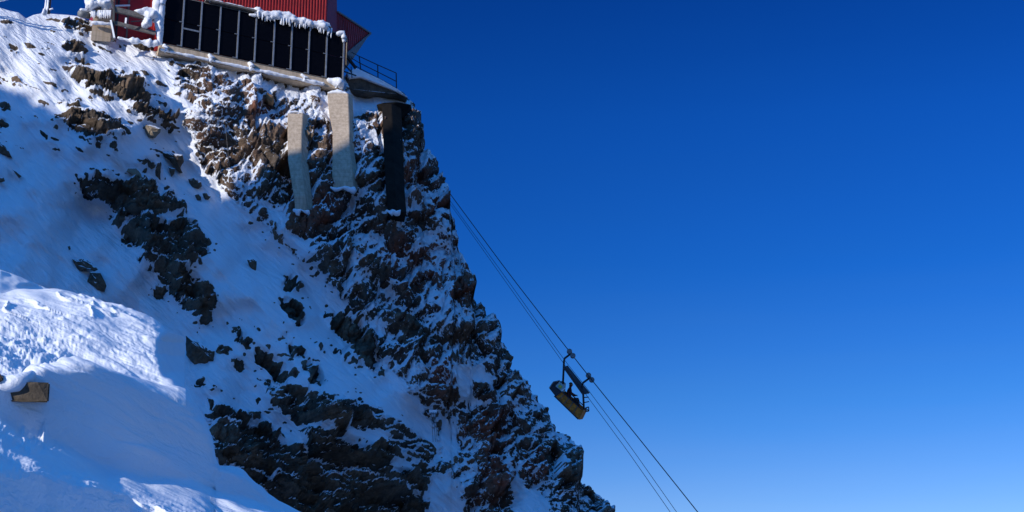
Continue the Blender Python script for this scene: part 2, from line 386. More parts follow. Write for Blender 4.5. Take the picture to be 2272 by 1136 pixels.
CHUTE = [(395,150),(398,232),(412,268),(428,318),(455,372),(500,425),(548,478),(600,520),(650,566),(700,600),(745,640),(800,700),(830,760),(862,812),(905,860),(940,905),(972,960),(975,1010),(955,1060),(950,1136),(950,1300)]
SNOWP = [(1,[(1008,808),(1055,813),(1094,848),(1109,891),(1080,880),(1060,852),(1036,848),(1050,872),(1085,893),(1060,898),(1020,870)]),
 (1,[(981,915),(1000,935),(1013,954),(1022,1007),(1000,1016),(981,1028),(975,990),(977,955)]),
 (1,[(952,1050),(990,1055),(1012,1085),(1040,1140),(1040,1300),(942,1300)]),
 (.8,[(1122,1015),(1150,1045),(1166,1076),(1225,1100),(1220,1150),(1150,1150),(1140,1080)]),
 (.95,[(775,196),(800,202),(860,206),(905,220),(925,238),(880,232),(850,232),(820,246),(785,240),(772,220)]),
 (.8,[(785,270),(850,300),(845,330),(800,300)]),(.85,[(905,445),(925,460),(930,480),(905,470)]),
 (.85,[(880,420),(905,470),(895,500),(860,460)]),(.7,[(1228,950),(1270,985),(1250,1000),(1230,975)]),
 (.8,[(640,440),(690,470),(640,478)]),(.7,[(975,630),(1000,660),(985,680),(968,650)]),(.75,[(820,600),(880,640),(880,660),(830,640)]),
 (.75,[(800,690),(860,730),(900,760),(870,770),(830,740)]),(.8,[(560,430),(640,470),(700,560),(690,590),(620,520)]),
]
DARK = [(1,[(770,168),(800,166),(840,182),(880,202),(872,208),(846,204),(820,206),(775,196)]),
 (1,[(900,232),(930,240),(932,300),(905,300)]),(.95,[(1040,846),(1080,850),(1100,880),(1075,882),(1050,868)]),
 (.95,[(1030,905),(1110,930),(1125,985),(1100,1020),(1060,990),(1020,950)]),(.92,[(1060,1010),(1120,1030),(1140,1136),(1090,1136)]),
 (.95,[(805,575),(850,580),(870,600),(860,640),(820,620)]),(.95,[(880,680),(920,690),(935,745),(900,750),(870,720)]),
 (.95,[(560,270),(620,290),(640,380),(600,400),(550,330)]),(.95,[(650,420),(700,470),(740,480),(740,530),(690,520),(630,500)]),
 (.95,[(1015,605),(1045,610),(1046,662),(1020,690),(1000,640)]),(.95,[(850,490),(900,510),(905,560),(860,560)])]
REDS = [(980,440,40,40),(965,590,45,60),(1010,640,25,40),(1080,960,55,45),(1095,1050,40,60),(980,830,30,50),(880,560,30,40),(930,380,30,40),(720,470,50,30),(600,250,40,20),(700,140,60,15),(1190,1030,30,30),(1040,560,20,30)]

def field(X, Y):
    """rock cover wanted at each place, before relief"""
    wx = X+17*fbm(X/60, (Y-.22*X)/8, 3, 4, .6); wy = Y+4*fbm(X/22, Y/22, 9, 4, .6)
    r = np.zeros(X.shape)
    cx = np.interp(wy, [p[1] for p in CHUTE], [p[0] for p in CHUTE])
    cliff = (wx > cx) & (Y > 150)
    dens = .59+.34*fbm(X/60, Y/48, 21, 3)
    up = sstep(330, 230, Y)*sstep(790, 740, X)
    dens = dens-.30*up
    r = np.where(cliff, dens, r)
    soft = sstep(0, 40, cx-wx)
    for d, P in ROCK:
        m = inpoly(wx, wy, P); r[m] = np.maximum(r[m], d)
    near = blur(r, 9)*(1-cliff)
    crumb = fbm((X+.3*Y)/15, (Y-.3*X)/7, 44, 3)
    r = np.where((near > .05) & (crumb > .42-.5*np.clip(near, 0, .4)) & (r < .2) & (Y > 95), .85, r)
    stk = fbm((X*.93+Y*.37)/34, (Y*.93-X*.37)/5.5, 46, 3)
    r = np.where((stk > .36) & (X < 400) & (Y < 340) & (Y > 60) & (r < .2) & (wx < cx), .8, r)
    for d, P in SNOWP:
        m = inpoly(wx, wy, P); r[m] = np.minimum(r[m], 1-d)
    for d, P in DARK:
        m = inpoly(wx, wy, P); r[m] = np.maximum(r[m], d)
    return r, cliff.astype(float)

def build_mountain():
    dx = 1.7
    xs = np.arange(-420, 1440, dx); nc = len(xs)
    nback = 26; nv = 600
    yt = np.interp(xs, [p[0] for p in SKY], [p[1] for p in SKY])
    tv = np.linspace(0, 1, nv)**1.0
    Yb = 1320.
    X = np.repeat(xs[None], nv, 0); Y = yt[None]+(Yb-yt[None])*tv[:, None]
    r, cliff = field(X, Y)
    # blur in index space (cells are ~1.7 px)
    rs = blur(r, 1.0); rw = blur(r, 4); rl = blur(r, 14)
    # ---- relief, metres towards the viewer
    wl = sstep(560, 430, X+.0*Y)                       # bedded slabs on the left, blocks on the right
    wb = np.maximum(wl, sstep(820, 940, Y)*sstep(1000, 900, X))
    ang = .22
    sxl = (X+ang*Y); syl = (Y-ang*X)
    ja = 6*fbm(X/40, Y/40, 31, 3)
    b1 = worley((sxl+ja)/75, (syl+ja)/26, 1); b2 = worley((sxl+ja)/34, (syl+ja)/10.5, 2)
    g1 = worley((X+ja+.35*Y)/62, (Y+ja-.1*X)/66, 3); g2 = worley((X+ja+.3*Y)/25, (Y-.15*X+ja)/27, 4); g3 = worley((X+.3*Y)/10.5, (Y-.2*X)/11.5, 6)
    def blk(g, a, t, c):
        return a*(g[0]-.5)+t*(g[1]*g[3]*2+g[2]*g[4]*2)-c*np.clip(1-g[5]/.10, 0, 1)
    hb = blk(b1, .95, .55, .10)+blk(b2, .42, .25, .05)+blk(g3, .10, .10, .03)
    g0 = worley((X+ja*2+.22*Y)/100, (Y-.1*X+ja)/150, 8)
    hg = blk(g0, .8, .32, .30)*sstep(1240, 1120, X)+blk(g1, .75, .40, .14)+blk(g2, .38, .24, .08)+blk(g3, .16, .13, .03)
    h = (hb*wb+hg*(1-wb))
    tq = (syl+ja*1.6+10*fbm(X/80, Y/40, 33, 3))/13.; tq2 = (syl*.98+ja+6*fbm(X/50, Y/30, 34, 3))/5.2
    bed = (.5-(tq-np.floor(tq)))*.42*(.6+1.2*np.clip(fbm(X/40, Y/20, 35, 2)+.4, 0, 1))+(.5-(tq2-np.floor(tq2)))*.12
    h = h+bed*wb
    fine = .09*fbm(X/9, Y/5, 41, 4)
    amp = .15+.85*sstep(.15, .75, rw)
    big = 3.2*fbm(X/260, Y/240, 51, 4)*sstep(0, 120, Y-yt[None])+1.1*fbm(X/90, (Y-.6*X)/90, 52, 2)*cliff
    H = h*amp*sstep(.05, .35, rw)+fine*sstep(.1, .5, rw)
    H = H*(1-.75*sstep(755, 775, X)*sstep(920, 890, X)*sstep(235, 210, Y))
    bulk = .6*rw+.4*rl+big
    # wind-packed snow: long low waves running down the slope
    q = (X*.62+Y*.78); pz = (Y*.62-X*.78)
    bulk += (1-sstep(.1, .5, rw))*(.22*fbm(q/90, pz/16, 61, 4)+.35*fbm(q/260, pz/70, 62, 2))
    # round the ridge over towards the back
    a, b = ab(X, Y)
    dist = (Y-yt[None])*np.interp(X, [0, 760, 930, 1000, 1300, 1440], [1, 1, .8, .45, .5, .6])
    D = np.exp(lnD(a, b))
    D = D+3.2*np.exp(-dist/26)*np.interp(X, [0, 760, 800, 930], [.2, .1, .5, 1])
    # the rib at the left of the gully stands out, the gully is hollow
    gcx = np.interp(Y, [p[1] for p in CHUTE], [p[0] for p in CHUTE])
    D = D+1.3*np.exp(-((X-(gcx-45))/60)**2)*sstep(250, 350, Y)-1.6*np.exp(-((X-(gcx-210))/90)**2)*sstep(200, 350, Y)*sstep(1050, 900, Y)
    D = D+2.8*sstep(762, 790, X)*sstep(960, 900, X)*sstep(275, 225, Y)
    V = np.stack([a*D, D, b*D], -1)
    dirn = np.array([.42, -.80, .42]); dirn = dirn/np.linalg.norm(dirn)
    V = V*(1-(bulk/D)[..., None])+H[..., None]*dirn
    # ---- snow lies where the face leans back: slope of the relief along the fall line
    dv = (Yb-yt[None])/(nv-1)
    Hs = blur(h*1.0, .8)
    ledge = np.gradient(Hs, axis=0)/dv*70               # relief growing downwards = a ledge above
    side = np.gradient(Hs, axis=1)/dx*70
    ledge = blur(ledge+.35*side, .6)
    nz = 1.0*vnoise(X/8, Y/7, 71)+.8*vnoise(X/18, Y/16, 72)
    crack = np.where(wb > .5, b2[5], g2[5]); crack = np.clip(1-crack/.13, 0, 1)
    vein = np.clip(1-np.abs(vnoise(X/24+1.5*vnoise(X/30, Y/30, 5), Y/30, 81))/.045, 0, 1)
    core = .5+(.5-rs)*1.75
    fr = tq-np.floor(tq); fr2 = tq2-np.floor(tq2)
    lm = sstep(-.12, .22, fbm(X/34, Y/14, 36, 3)); lm2 = sstep(-.05, .3, fbm(X/16, Y/9, 37, 3))
    bedsnow = (.62*np.exp(-(fr/.13)**2)*lm+.34*np.exp(-(fr2/.2)**2)*lm2)*wb*sstep(.25, .6, rs)
    s = core+bedsnow+(.42*(.5-g0[0])+.18*np.clip(1-g0[5]/.09, 0, 1))*(1-wb)*cliff+.32*np.clip(ledge, -1.2, 1.5)+.12*nz+(.16*crack+.22*vein)*sstep(.2, .5, rs)*(cliff*.8+.3)
    s = np.where(rs < .06, np.maximum(s, 1.0), s)
    red = np.zeros(X.shape)
    for (x0, y0, sx, sy) in REDS: red += 1.2* np.exp(-((X-x0)/sx)**2-((Y-y0)/sy)**2)
    red = np.clip(red*(1+1.2*fbm(X/30, Y/30, 91, 2))+.12*cliff+.25*fbm(X/60, Y/60, 92, 2)*cliff, 0, 1)*.8
    tone = np.clip(.4*np.where(wb > .5, b1[0], g1[0])+.4*np.where(wb > .5, b2[0], g2[0])+.2*g3[0]+.35*wb*vnoise(X/60, tq*1.0, 38), 0, 1)
    vein_w = np.clip(cliff*.9+.35*(1-cliff), 0, 1)*sstep(.1, .5, rs)
    # ---- back of the mountain behind the skyline
    E = V[0]; rd = E/np.linalg.norm(E, axis=1, keepdims=True)
    bd = rd+np.array([-.42, 0, -.30]); tt = (np.linspace(1, 0, nback, endpoint=False)**2)*45
    back = E[None]+tt[:, None, None]*bd[None]
    back[..., 2] -= (tt[:, None]**2)*.006
    wob = .5*fbm(np.repeat(xs[None], nback, 0)/30, tt[:, None]*.5+0*xs[None], 95, 3); back[..., 2] += wob*np.clip(tt[:, None]/4, 0, 1)
    # ---- foot: fall away below the picture
    foot = []
    base = V[-1]
    for k in range(1, 12):
        f = base.copy(); f[:, 2] -= k*k*1.2; f[:, 1] -= k*k*.35; foot.append(f)
    foot = np.array(foot)
    VV = np.concatenate([back, V, foot], 0)
    S = np.concatenate([np.full((nback, nc), .5)+.5*vnoise(np.repeat(xs[None], nback, 0)/25, tt[:, None]+0*xs[None], 7)+.2, s, np.repeat(s[-1:], 11, 0)], 0)
    R = np.concatenate([np.zeros((nback, nc)), red, np.zeros((11, nc))], 0)
    pad = lambda A, v: np.concatenate([np.full((nback, nc), v), A, np.full((11, nc), v)], 0)
    grid_mesh('mountain', VV, M['mount'], {'snow': np.clip(S, 0, 1.5), 'red': R, 'tone': pad(tone, .5), 'vein': pad(vein_w, .5)}, True)
    return xs, yt, V
XS, YT, MV = build_mountain()
_A, _B = ab(np.array([0.]), np.array([0.]))
def on_face(px, py):
    """surface point of the mountain seen at a place in the photograph"""
    i = int(np.clip(round((px-XS[0])/1.7), 0, len(XS)-1)); c = MV[:, i]
    zb = c[:, 2]/c[:, 1]; ta, tb = ab(px, py); k = int(np.argmin(np.abs(zb-tb)+np.abs(c[:, 0]/c[:, 1]-ta)*.3)); return Vector(c[k])
def Dface(px, py): return on_face(px, py).y

# ------------------------------------------------------------------ unseen ridge to the left, crest shaped to shade the face
def build_ridge():
    Lh = Vector((L.x, L.y, 0)).normalized(); e = Vector((-Lh.y, Lh.x, 0))*-1
    if e.y < 0: e = -e
    c0 = Vector((-17, 66, 0)).dot(e)
    R0 = 62
    n = 460; m = 64
    cs = np.concatenate([np.linspace(-24, -6, 50), np.linspace(-5.9, 10, 330), np.linspace(10.3, 60, 80)])
    ref = on_face(668, 372)
    t = ((ref-Lh*0).dot(Lh)); tr = (Lh*0).dot(Lh)
    base_s = Vector((-17, 66, 0)).dot(Lh)+R0           # distance of crest line along the sun direction
    V = np.zeros((m, n, 3))
    zc = ref.z+(base_s-ref.dot(Lh))*math.tan(EL)
    for i, cc in enumerate(cs):
        k_ = c0+cc-ref.dot(e)      # crest shaped for the shadow edge: added tower, then a notch
        jag = float(np.interp(k_, [-30, -12, -5, -1.6, -1.1, -.6, 0, .5, 1.1, 2.2, 4, 7, 12, 30], [0, 1, 8, 8, 6.5, 1.2, 0, -.9, -2.8, -3.6, -3.0, -1.5, 0, 0]))
        jag += .35*mnoise.noise(Vector((cc*1.3, 0, 3)))+.3*mnoise.noise(Vector((cc*4.1, 0, 3)))
        fall = max(0, abs(cc-8)-30)*1.2+max(0, -16-cc)*2.0
        crest = zc+jag-fall
        for j in range(m):
            u = (j-m/2)/(m/2)
            p = Lh*(base_s+u*45)+e*(c0+cc)
            z = crest-abs(u)**1.1*60+2.5*abs(u)**.5*mnoise.fractal(Vector((p.x*.12, p.y*.12, 0)), 1, 2, 4)
            V[j, i] = (p.x, p.y, z)
    s = np.full((m, n), .62)+.5*vnoise(V[..., 0]/3, V[..., 1]/3, 5)
    grid_mesh('shade_ridge', V, M['mount'], {'snow': s, 'red': s*0, 'tone': s*0+.5, 'vein': s*0+.4}, True)
build_ridge()

# ------------------------------------------------------------------ foreground drift
def drift_grid(name, TOP, x0, x1, Yb, dx, nv, Bfun, Dbot, A, Hfun, round_px=12, round_k=.035, rightwrap=False, foot=False, yref=None):
    xs = np.arange(x0, x1+dx*.5, dx); nc = len(xs)
    yt = np.interp(xs, [p[0] for p in TOP], [p[1] for p in TOP])
    X = np.repeat(xs[None], nv, 0); Y = yt[None]+(Yb-yt[None])*(np.linspace(0, 1, nv)**1.1)[:, None]
    a, b = ab(X, Y); B = Bfun(X, Y)
    inc = (((B[:-1]+B[1:])/2)*(b[:-1]-b[1:]))[::-1].cumsum(0)[::-1]
    a00, _ = ab(0., 1136.)
    ln = np.concatenate([inc, np.zeros((1, nc))], 0)
    if yref:
        yr = np.maximum(yref(xs), yt+1)
        ln = ln-np.array([np.interp(yr[i], Y[:, i], ln[:, i]) for i in range(nc)])[None]
    ln = ln+math.log(Dbot)+A*(a-a00)
    ln = ln+round_k*np.exp(-(Y-yt[None])/round_px)
    if rightwrap:
        xc = np.interp(Y, [700,735,760,790,825,862,900], [384,374,354,347,362,396,420]); ln = ln+.0030*np.log1p(np.exp((X-xc)/3.))*3.
    D = np.exp(ln)
    V = np.stack([a*D, D, b*D], -1)+Hfun(X, Y)[..., None]*np.array([0, -.35, .94])
    E = V[0]; rd = E/np.linalg.norm(E, axis=1, keepdims=True)
    tt = (np.linspace(1, 0, 18, endpoint=False)**2)*14
    back = E[None]+tt[:, None, None]*(rd+np.array([-.25, 0, -.35]))[None]; back[..., 2] -= tt[:, None]**2*.05
    VV = np.concatenate([back, V], 0)
    if foot:
        base = V[-1]; ft = []
        for k in range(1, 14):
            t_ = k/13; f = base.copy(); f[:, 1] = base[:, 1]*(1-t_)+(-6)*t_; f[:, 2] = base[:, 2]*(1-t_)+(-1.75)*t_-.8*math.sin(math.pi*t_)
            f[:, 0] = base[:, 0]*(1+t_*3); ft.append(f)
        VV = np.concatenate([VV, np.array(ft)], 0)
    if rightwrap:
        Ecol = VV[:, -1]; ex = []
        for k in range(1, 12):
            t_ = (k/11)**1.6*9; r_ = Ecol/np.linalg.norm(Ecol, axis=1, keepdims=True); ex.append(Ecol+t_*(r_+np.array([-.18, 0, -.02])))
        VV = np.concatenate([VV, np.array(ex).transpose(1, 0, 2)], 1)
    grid_mesh(name, VV, M['snow'], {}, True)
    return xs, V
def smooth_line(X, xp, yp):
    xs = np.arange(-500, 900, 4.); v = np.interp(xs, xp, yp); k = np.exp(-.5*(np.arange(-30, 31)/11.)**2); k /= k.sum()
    return np.interp(X, xs, np.convolve(np.pad(v, 30, 'edge'), k, 'valid'))
def _st(Y, c, w_): return sstep(-w_, w_, Y-c)
UPPER = [(-420,640),(0,641),(60,644),(130,652),(190,663),(250,681),(300,698),(340,715),(362,728),(374,738),(392,741),(404,745),(411,753)]
LOWER = [(-420,800),(-60,842),(0,846),(30,842),(70,826),(100,808),(130,800),(170,797),(210,800),(255,816),(300,834),(350,848),(395,860),(413,868),(425,880),(440,902),(455,925),(467,958),(474,985),(479,1010),(486,1024),(510,1030),(540,1043),(566,1066),(592,1092),(630,1118),(664,1136),(720,1160),(800,1220)]
def B_up(X, Y): return 3.4+0*X-2.2*_st(Y, 905, 30)
def H_up(X, Y):
    churn = np.exp(-((X-60)/125)**2-((Y-775)/58)**2); left = sstep(392, 345, X)
    q = X*.95+Y*.30; pz = Y*.95-X*.30
    h = .10*fbm(q/170, pz/50, 5, 3)+.016*fbm(q/55, pz/9, 6, 5, .6)*left*sstep(650, 700, Y)+.032*churn*fbm(X/17, Y/7.5, 8, 5, .62)
    h += .02*left*np.abs(fbm(q/34, pz/11, 12, 4, .6))*sstep(700, 760, Y)*sstep(150, 280, X)
    h += .03*np.clip(1-np.abs(fbm(q/90, pz/16, 10, 3))/.10, 0, 1)*left*sstep(650, 670, Y)*sstep(740, 700, Y)
    return h*left+(1-left)*0
build_up = drift_grid('upper_drift', UPPER, -420, 411, 1010., 1.6, 220, B_up, 7.9, 1.0, H_up, 14, .03, True)
C3 = lambda X: smooth_line(X, [-400,-100,0,60,120,180,250,330,420,520,660], [858,893,918,945,975,1002,1030,1058,1081,1104,1140])
def B_low(X, Y):
    w_ = 8*fbm(X/80, Y/80, 3, 2)
    c3 = C3(X)+w_*.6
    c4 = smooth_line(X, [-400,0,80,160,250,330,400,600], [1000,1028,1042,1062,1080,1104,1150,1250])+w_
    ce = np.interp(X, [-400, 0, 411, 440, 470, 800], [800, 846, 866, 900, 960, 1200])
    return .15+(7.5-.15)*_st(Y, c3, 8)+(.75-7.5)*_st(Y, c4, 14)+(2.6-.75)*_st(Y, 1240+0*X, 50)
def H_low(X, Y):
    q = X*.90+Y*.42; pz = Y*.90-X*.42
    h = .07*fbm(q/190, pz/60, 5, 3)+.014*fbm(q/90, pz/10, 16, 3)+.008*fbm(X/7, Y/5, 13, 3)*sstep(960, 1060, Y+X*-.3)
    h += .05*np.exp(-((X-60)/70)**2-((Y-960)/30)**2)*fbm(X/14, Y/9, 14, 4)*.5
    return h+.05*np.exp(-((X-100)/8)**2-((Y-960)/13)**2)
FXS, FV = drift_grid('snow_drift', LOWER, -420, 800, 1480., 1.7, 360, B_low, 6.4, .88, H_low, 9, .03, False, True, lambda x: C3(x)-22)
def on_drift(px, py):
    i = int(np.clip(round((px-FXS[0])/1.7), 0, len(FXS)-1)); c = FV[:, i]
    k = int(np.argmin(np.abs(c[:, 2]/c[:, 1]-ab(px, py)[1]))); return Vector(c[k])
# low drift peeping over behind the crest
def build_back_drift():
    xs = np.arange(-420, 330, 4.); yt = np.interp(xs, [-420,0,40,90,130,180,250,330], [560,598,612,634,648,668,700,760]); nv = 60
    X = np.repeat(xs[None], nv, 0); Y = yt[None]+np.linspace(0, 1, nv)[:, None]*190
    a, b = ab(X, Y); D = np.exp(math.log(21)+.9*(a-a[0, 0])+2.6*(b-b[0:1])) 
    D = D*(1+.01*fbm(X/60, Y/20, 2, 3))
    V = np.stack([a*D, D, b*D], -1)
    E = V[0]; tt = (np.linspace(1, 0, 12, endpoint=False)**2)*14
    back = E[None]+tt[:, None, None]*np.array([.1, 1, -.6])[None]
    grid_mesh('rear_drift', np.concatenate([back, V], 0), M['snow'], {}, True)
build_back_drift()
# unseen valley floor far below, coloured dark to hold down bounce light
vb = MB(); vb.add([(-40000,-40000,-1500),(40000,-40000,-1500),(40000,40000,-1500),(-40000,40000,-1500)], [(0,1,2,3)])
tag(vb.build('valley_ground', M['valley']), kind='structure')

# ------------------------------------------------------------------ lumpy rime and snow
def lump(name, mat, parent, segs, seed=0, rough=.45, icicles=None, n=14):
    """encrusted rime: noisy tubes [(points, radii)], plus hanging icicles [(point, length, radius)]"""
    mb = MB()
    for pts, rad in segs:
        P = []; R = []
        for i in range(len(pts)-1):
            a_, b_ = Vector(pts[i]), Vector(pts[i+1]); k = max(2, int((b_-a_).length/.07))
            for j in range(k): P.append(a_.lerp(b_, j/k)); R.append(rad[i]+(rad[i+1]-rad[i])*j/k)
        P.append(Vector(pts[-1])); R.append(rad[-1])
        P = [P[0]-(P[1]-P[0]).normalized()*R[0]*.6]+P+[P[-1]+(P[-1]-P[-2]).normalized()*R[-1]*.6]; R = [R[0]*.25]+R+[R[-1]*.25]
        s0 = len(mb.v); mb.tube(P, R, n)
        for i in range(s0, len(mb.v)):
            v = Vector(mb.v[i]); c_ = P[(i-s0)//n] if (i-s0)//n < len(P) else P[-1]
            d = v-c_; vs_ = Vector((v.x*2.2, v.y*2.2, v.z*1.5)); f = 1+rough*2*mnoise.fractal(vs_+Vector((seed, 0, 0)), .9, 2, 4)+rough*.6*mnoise.noise(vs_*3)
            mb.v[i] = tuple(c_+d*max(.3, f))
    for p, ln_, r in (icicles or []):
        p = Vector(p); mb.tube([p+Vector((0,0,.08)), p-Vector((0,0,ln_*.4)), p-Vector((.01,0,ln_*.8)), p-Vector((0,0,ln_))], [r, r*.75, r*.4, r*.08], 6)
    return mb.build(name, mat, parent, True)

# ------------------------------------------------------------------ solar wall and station
P1 = pt(358, 93, 70.2); P2 = pt(760, 179, 74.2); U = (P2-P1); WL = U.length; U = U/WL
Z = Vector((0,0,1)); NN = U.cross(Z).normalized()       # towards the viewer
if NN.y > 0: NN = -NN
HP = 2.80
def wall(u, z, n=0): return P1+U*u+Z*z+NN*n
def u_at(px):            # along the wall for a photograph column at the foot
    a_, _ = ab(px, 93+(px-358)*.214)
    # solve x/y = a_ for P1+U*u
    return (a_*P1.y-P1.x)/(U.x-a_*U.y)
posts_px = [358, 402, 442, 484, 525, 564, 605, 644, 683, 722, 760]
us = [u_at(p) for p in posts_px]
arr = empty('solar_panel_wall', wall(WL/2, 0), 'tall black solar panel wall with ten columns between pale steel posts', 'solar panels')
for i in range(10):
    u0 = us[i]+.045; u1 = us[i+1]-.045
    for z0, z1 in ((.02, HP*.49), (HP*.49+.025, HP)):
        mb = MB().obox(wall(u0, z0, .0), U*(u1-u0), Z*(z1-z0), -NN*.045); p = mb.build('solar_panel', M['panel'], arr, bevel=.006)
for i, u in enumerate(us):
    top = HP+.05
    mb = MB().obox(wall(u-.043, -.06, .07), U*.086, Z*(top+.06), -NN*.14); po = mb.build('post', M['steel'], arr, bevel=.008)
    if i: MB().obox(wall(u-.19, HP*.49-.01, .075), U*.16, Z*.035, -NN*.06).build('clamp', M['steel'], po)
    if i: MB().obox(wall(u-.24, -.035, .085), U*.22, Z*.03, -NN*.07).build('clamp', M['steel'], po)
MB().obox(wall(0, -.10, .04), U*WL, Z*.045, -NN*.1).build('rail', M['timber'], arr)
MB().obox(wall(us[1]+.045, 1.0, .06), U*(us[2]-us[1]-.09), Z*.085, -NN*.05).build('rail', M['steel'], arr)
MB().obox(wall(0, HP, .02), U*WL, Z*.05, -NN*.12).build('rail', M['timber'], arr)
lump('rime_crust', M['rime'], arr, [([wall(-.10, -.15, .1), wall(-.17, 1, .15), wall(-.13, 2, .15), wall(-.17, 3.2, .1)], [.14, .22, .19, .24]),
                                    ([wall(-.22, .2, .1), wall(-.33, 1.2, .1), wall(-.36, 2.4, .1)], [.08, .18, .24]), ([wall(-.02, -.2, .1), wall(-.06, 3, .1)], [.09, .12])], 3, .22, None, 22)
lump('rime_crust', M['rime'], arr, [([wall(us[10]-.45, HP-.1, .12), wall(us[10]-.12, HP+.03, .1), wall(us[10]-.02, HP-.28, .1), wall(us[10]-.05, HP-.5, .1)], [.12, .17, .12, .05])], 9, .4)
lump('rime_crust', M['rime'], arr, [([wall(us[5]-.42, HP-.12, .1), wall(us[5]-.05, HP-.10, .1)], [.05, .09])], 5, .3)

pl = empty('retaining_wall', wall(WL/2, -.6), 'low pale concrete footing wall running under the black solar panels', 'wall')
MB().obox(wall(-.1, -.62, .10), U*(WL+.15), Z*(.62-.14), -NN*1.6).build('footing', M['concrete'], pl, bevel=.02)
lump('snow_pad', M['snow'], pl, [([wall(us[k]+d, -.22, .16), wall(us[k]+d+.25, -.42, .2), wall(us[k]+d+.1, -.6, .2)], [.08, .15, .08]) for k, d in ((5, -.35), (8, -.4), (9, .45), (0, .1), (2, .5))], 2, .5)
lump('snow_ledge', M['snow'], pl, [([wall(u, -.52, .16) for u in (0, 1.5, 3, 4.5, 6, 7.5, 9)], [.06, .09, .05, .08, .10, .07, .12]),
                                 ([wall(WL-.9, -.2, .15), wall(WL-.25, -.28, .2), wall(WL-.1, -.5, .15)], [.1, .28, .16])], 4, .3)

st = empty('mountain_station', wall(WL/2, 0, -1), 'red corrugated metal station building with dark overhanging gable above the cliff', 'building')
# corrugated front wall, standing behind the panels, bottom edge above them
def corrugated(name, O, Ud, Nd, length, z0, z1, mat, pitch=.16, parent=None):
    mb = MB(); n = int(length/pitch)
    for i in range(n):
        for (f0, f1, d0, d1) in ((0,.35,.0,.0),(.35,.5,.0,.045),(.5,.85,.045,.045),(.85,1,.045,.0)):
            a_ = O+Ud*(i+f0)*pitch+Nd*d0; b_ = O+Ud*(i+f1)*pitch+Nd*d1
            mb.add([a_+Z*z0, b_+Z*z0, b_+Z*z1, a_+Z*z1], [(0,1,2,3)])
    return mb.build(name, mat, parent)
uc = u_at(724)+.02
f0 = wall(-.2, 0, -.30)
corrugated('front_wall', f0, U, NN, uc+.2, 3.0, 7.5, M['red'], .17, st)
MB().obox(wall(-.25, -.3, -.40), U*(uc+.25), Z*7.7, -NN*7).build('body', M['red'], st)
MB().obox(wall(-3.2, .35, -1.6), U*2.95, Z*7.1, -NN*5).build('annex', M['red'], st)
MB().obox(wall(-3.2, -.3, -2.0), U*2.95, Z*.62, -NN*4).build('annex_void', M['shadeconcrete'], st)  # near-black box: darkness of the hollow under the annex put into its colour
MB().prism([wall(-3.8, 7.4, .6), wall(uc+.8, 7.4, .6), wall(uc+.8, 9.8, -3.9), wall(-3.8, 9.8, -3.9)], Z*.15).build('roof', M['grey'], st)
MB().prism([wall(-3.8, 7.4, -8.4), wall(uc+.8, 7.4, -8.4), wall(uc+.8, 9.8, -3.9), wall(-3.8, 9.8, -3.9)], Z*.15).build('roof', M['grey'], st)
# shelf over the panels carrying snow and icicles
MB().obox(wall(2.2, HP+.10, .25), U*(uc-2.2+.1), Z*.10, -NN*.55).build('ledge', M['timber'], st)
ic = []
for k in range(60):
    u = 5.0+(uc+.1-5.0)*random.random(); ic.append((wall(u, HP+.0, .12+.2*random.random()), .12+.28*random.random(), .03+.03*random.random()))
ic.append((wall(uc+.12, HP+.05, .2), .55, .06))
sg = [([wall(u, HP+.22+.08*math.sin(u*3), .12) for u in np.arange(5.0, uc+.12, .3)], [.15+.10*random.random() for u in np.arange(5.0, uc+.12, .3)]),
      ([wall(u, HP+.10, .22) for u in np.arange(5.1, uc+.1, .25)], [.10+.10*random.random() for u in np.arange(5.1, uc+.1, .25)])]
sg += [([wall(u, HP+.22, .1) for u in np.arange(2.2, 5.2, .4)], [.05+.04*random.random() for u in np.arange(2.2, 5.2, .4)])]
lump('snow_crust', M['rime'], st, sg, 1, .35, ic, 16)
# dark gable end that leans out over the drop, seen from below
g = [pt(722, -140, 74.4), pt(745, -90, 76), pt(748, 26, 76.2), pt(821, 74, 80.0), pt(768, 119, 77.6), pt(757, 190, 76.2), pt(722, 150, 74.4)]
bk = Vector((-2.6, 3.2, .3))
gw = MB(); 
def corr_poly(mb, poly, Nd, ext):
    mb.prism(poly, ext)
MB().prism(g, bk).build('gable_wall', M['red'], st)
gn = (g[3]-g[2]).cross(g[4]-g[3]).normalized(); gn = gn if gn.y < 0 else -gn
for k in range(17):   # standing seams
    t = (k+.5)/17; A_ = g[2].lerp(g[3], t); 
    B_ = (g[5].lerp(g[4], min(1, t/.35)) if t < .35 else g[4].lerp(g[3], (t-.35)/.65))
    MB().bar(A_+gn*.01, B_+gn*.01, .035, .03).build('seam', M['red'], st)
MB().bar(g[2]+gn*.05, g[3]+gn*.05, .07, .10).build('fascia', M['grey'], st)
MB().bar(g[4]+gn*.05, g[3]+gn*.05, .10, .10).build('fascia', M['grey'], st)
s0, s1, s2 = pt(766, 120, 77.4), pt(820, 76, 79.9), pt(786, 127, 78.6)
MB().prism([s0, s1, s2], Vector((-1.2, 3, .0))).build('soffit', M['grey'], st)
tk = MB(); c0_ = pt(733, 30, 76.3); tk.tube([c0_, c0_+Z*2.5], .30, 20); tk.build('vent_pipe', M['grey'], st, True)
dp = MB().tube([wall(us[10]+.14, HP-.25, .12), wall(us[10]+.16, .95, .08)], .035, 10).build('downpipe', M['pale'], st, True)
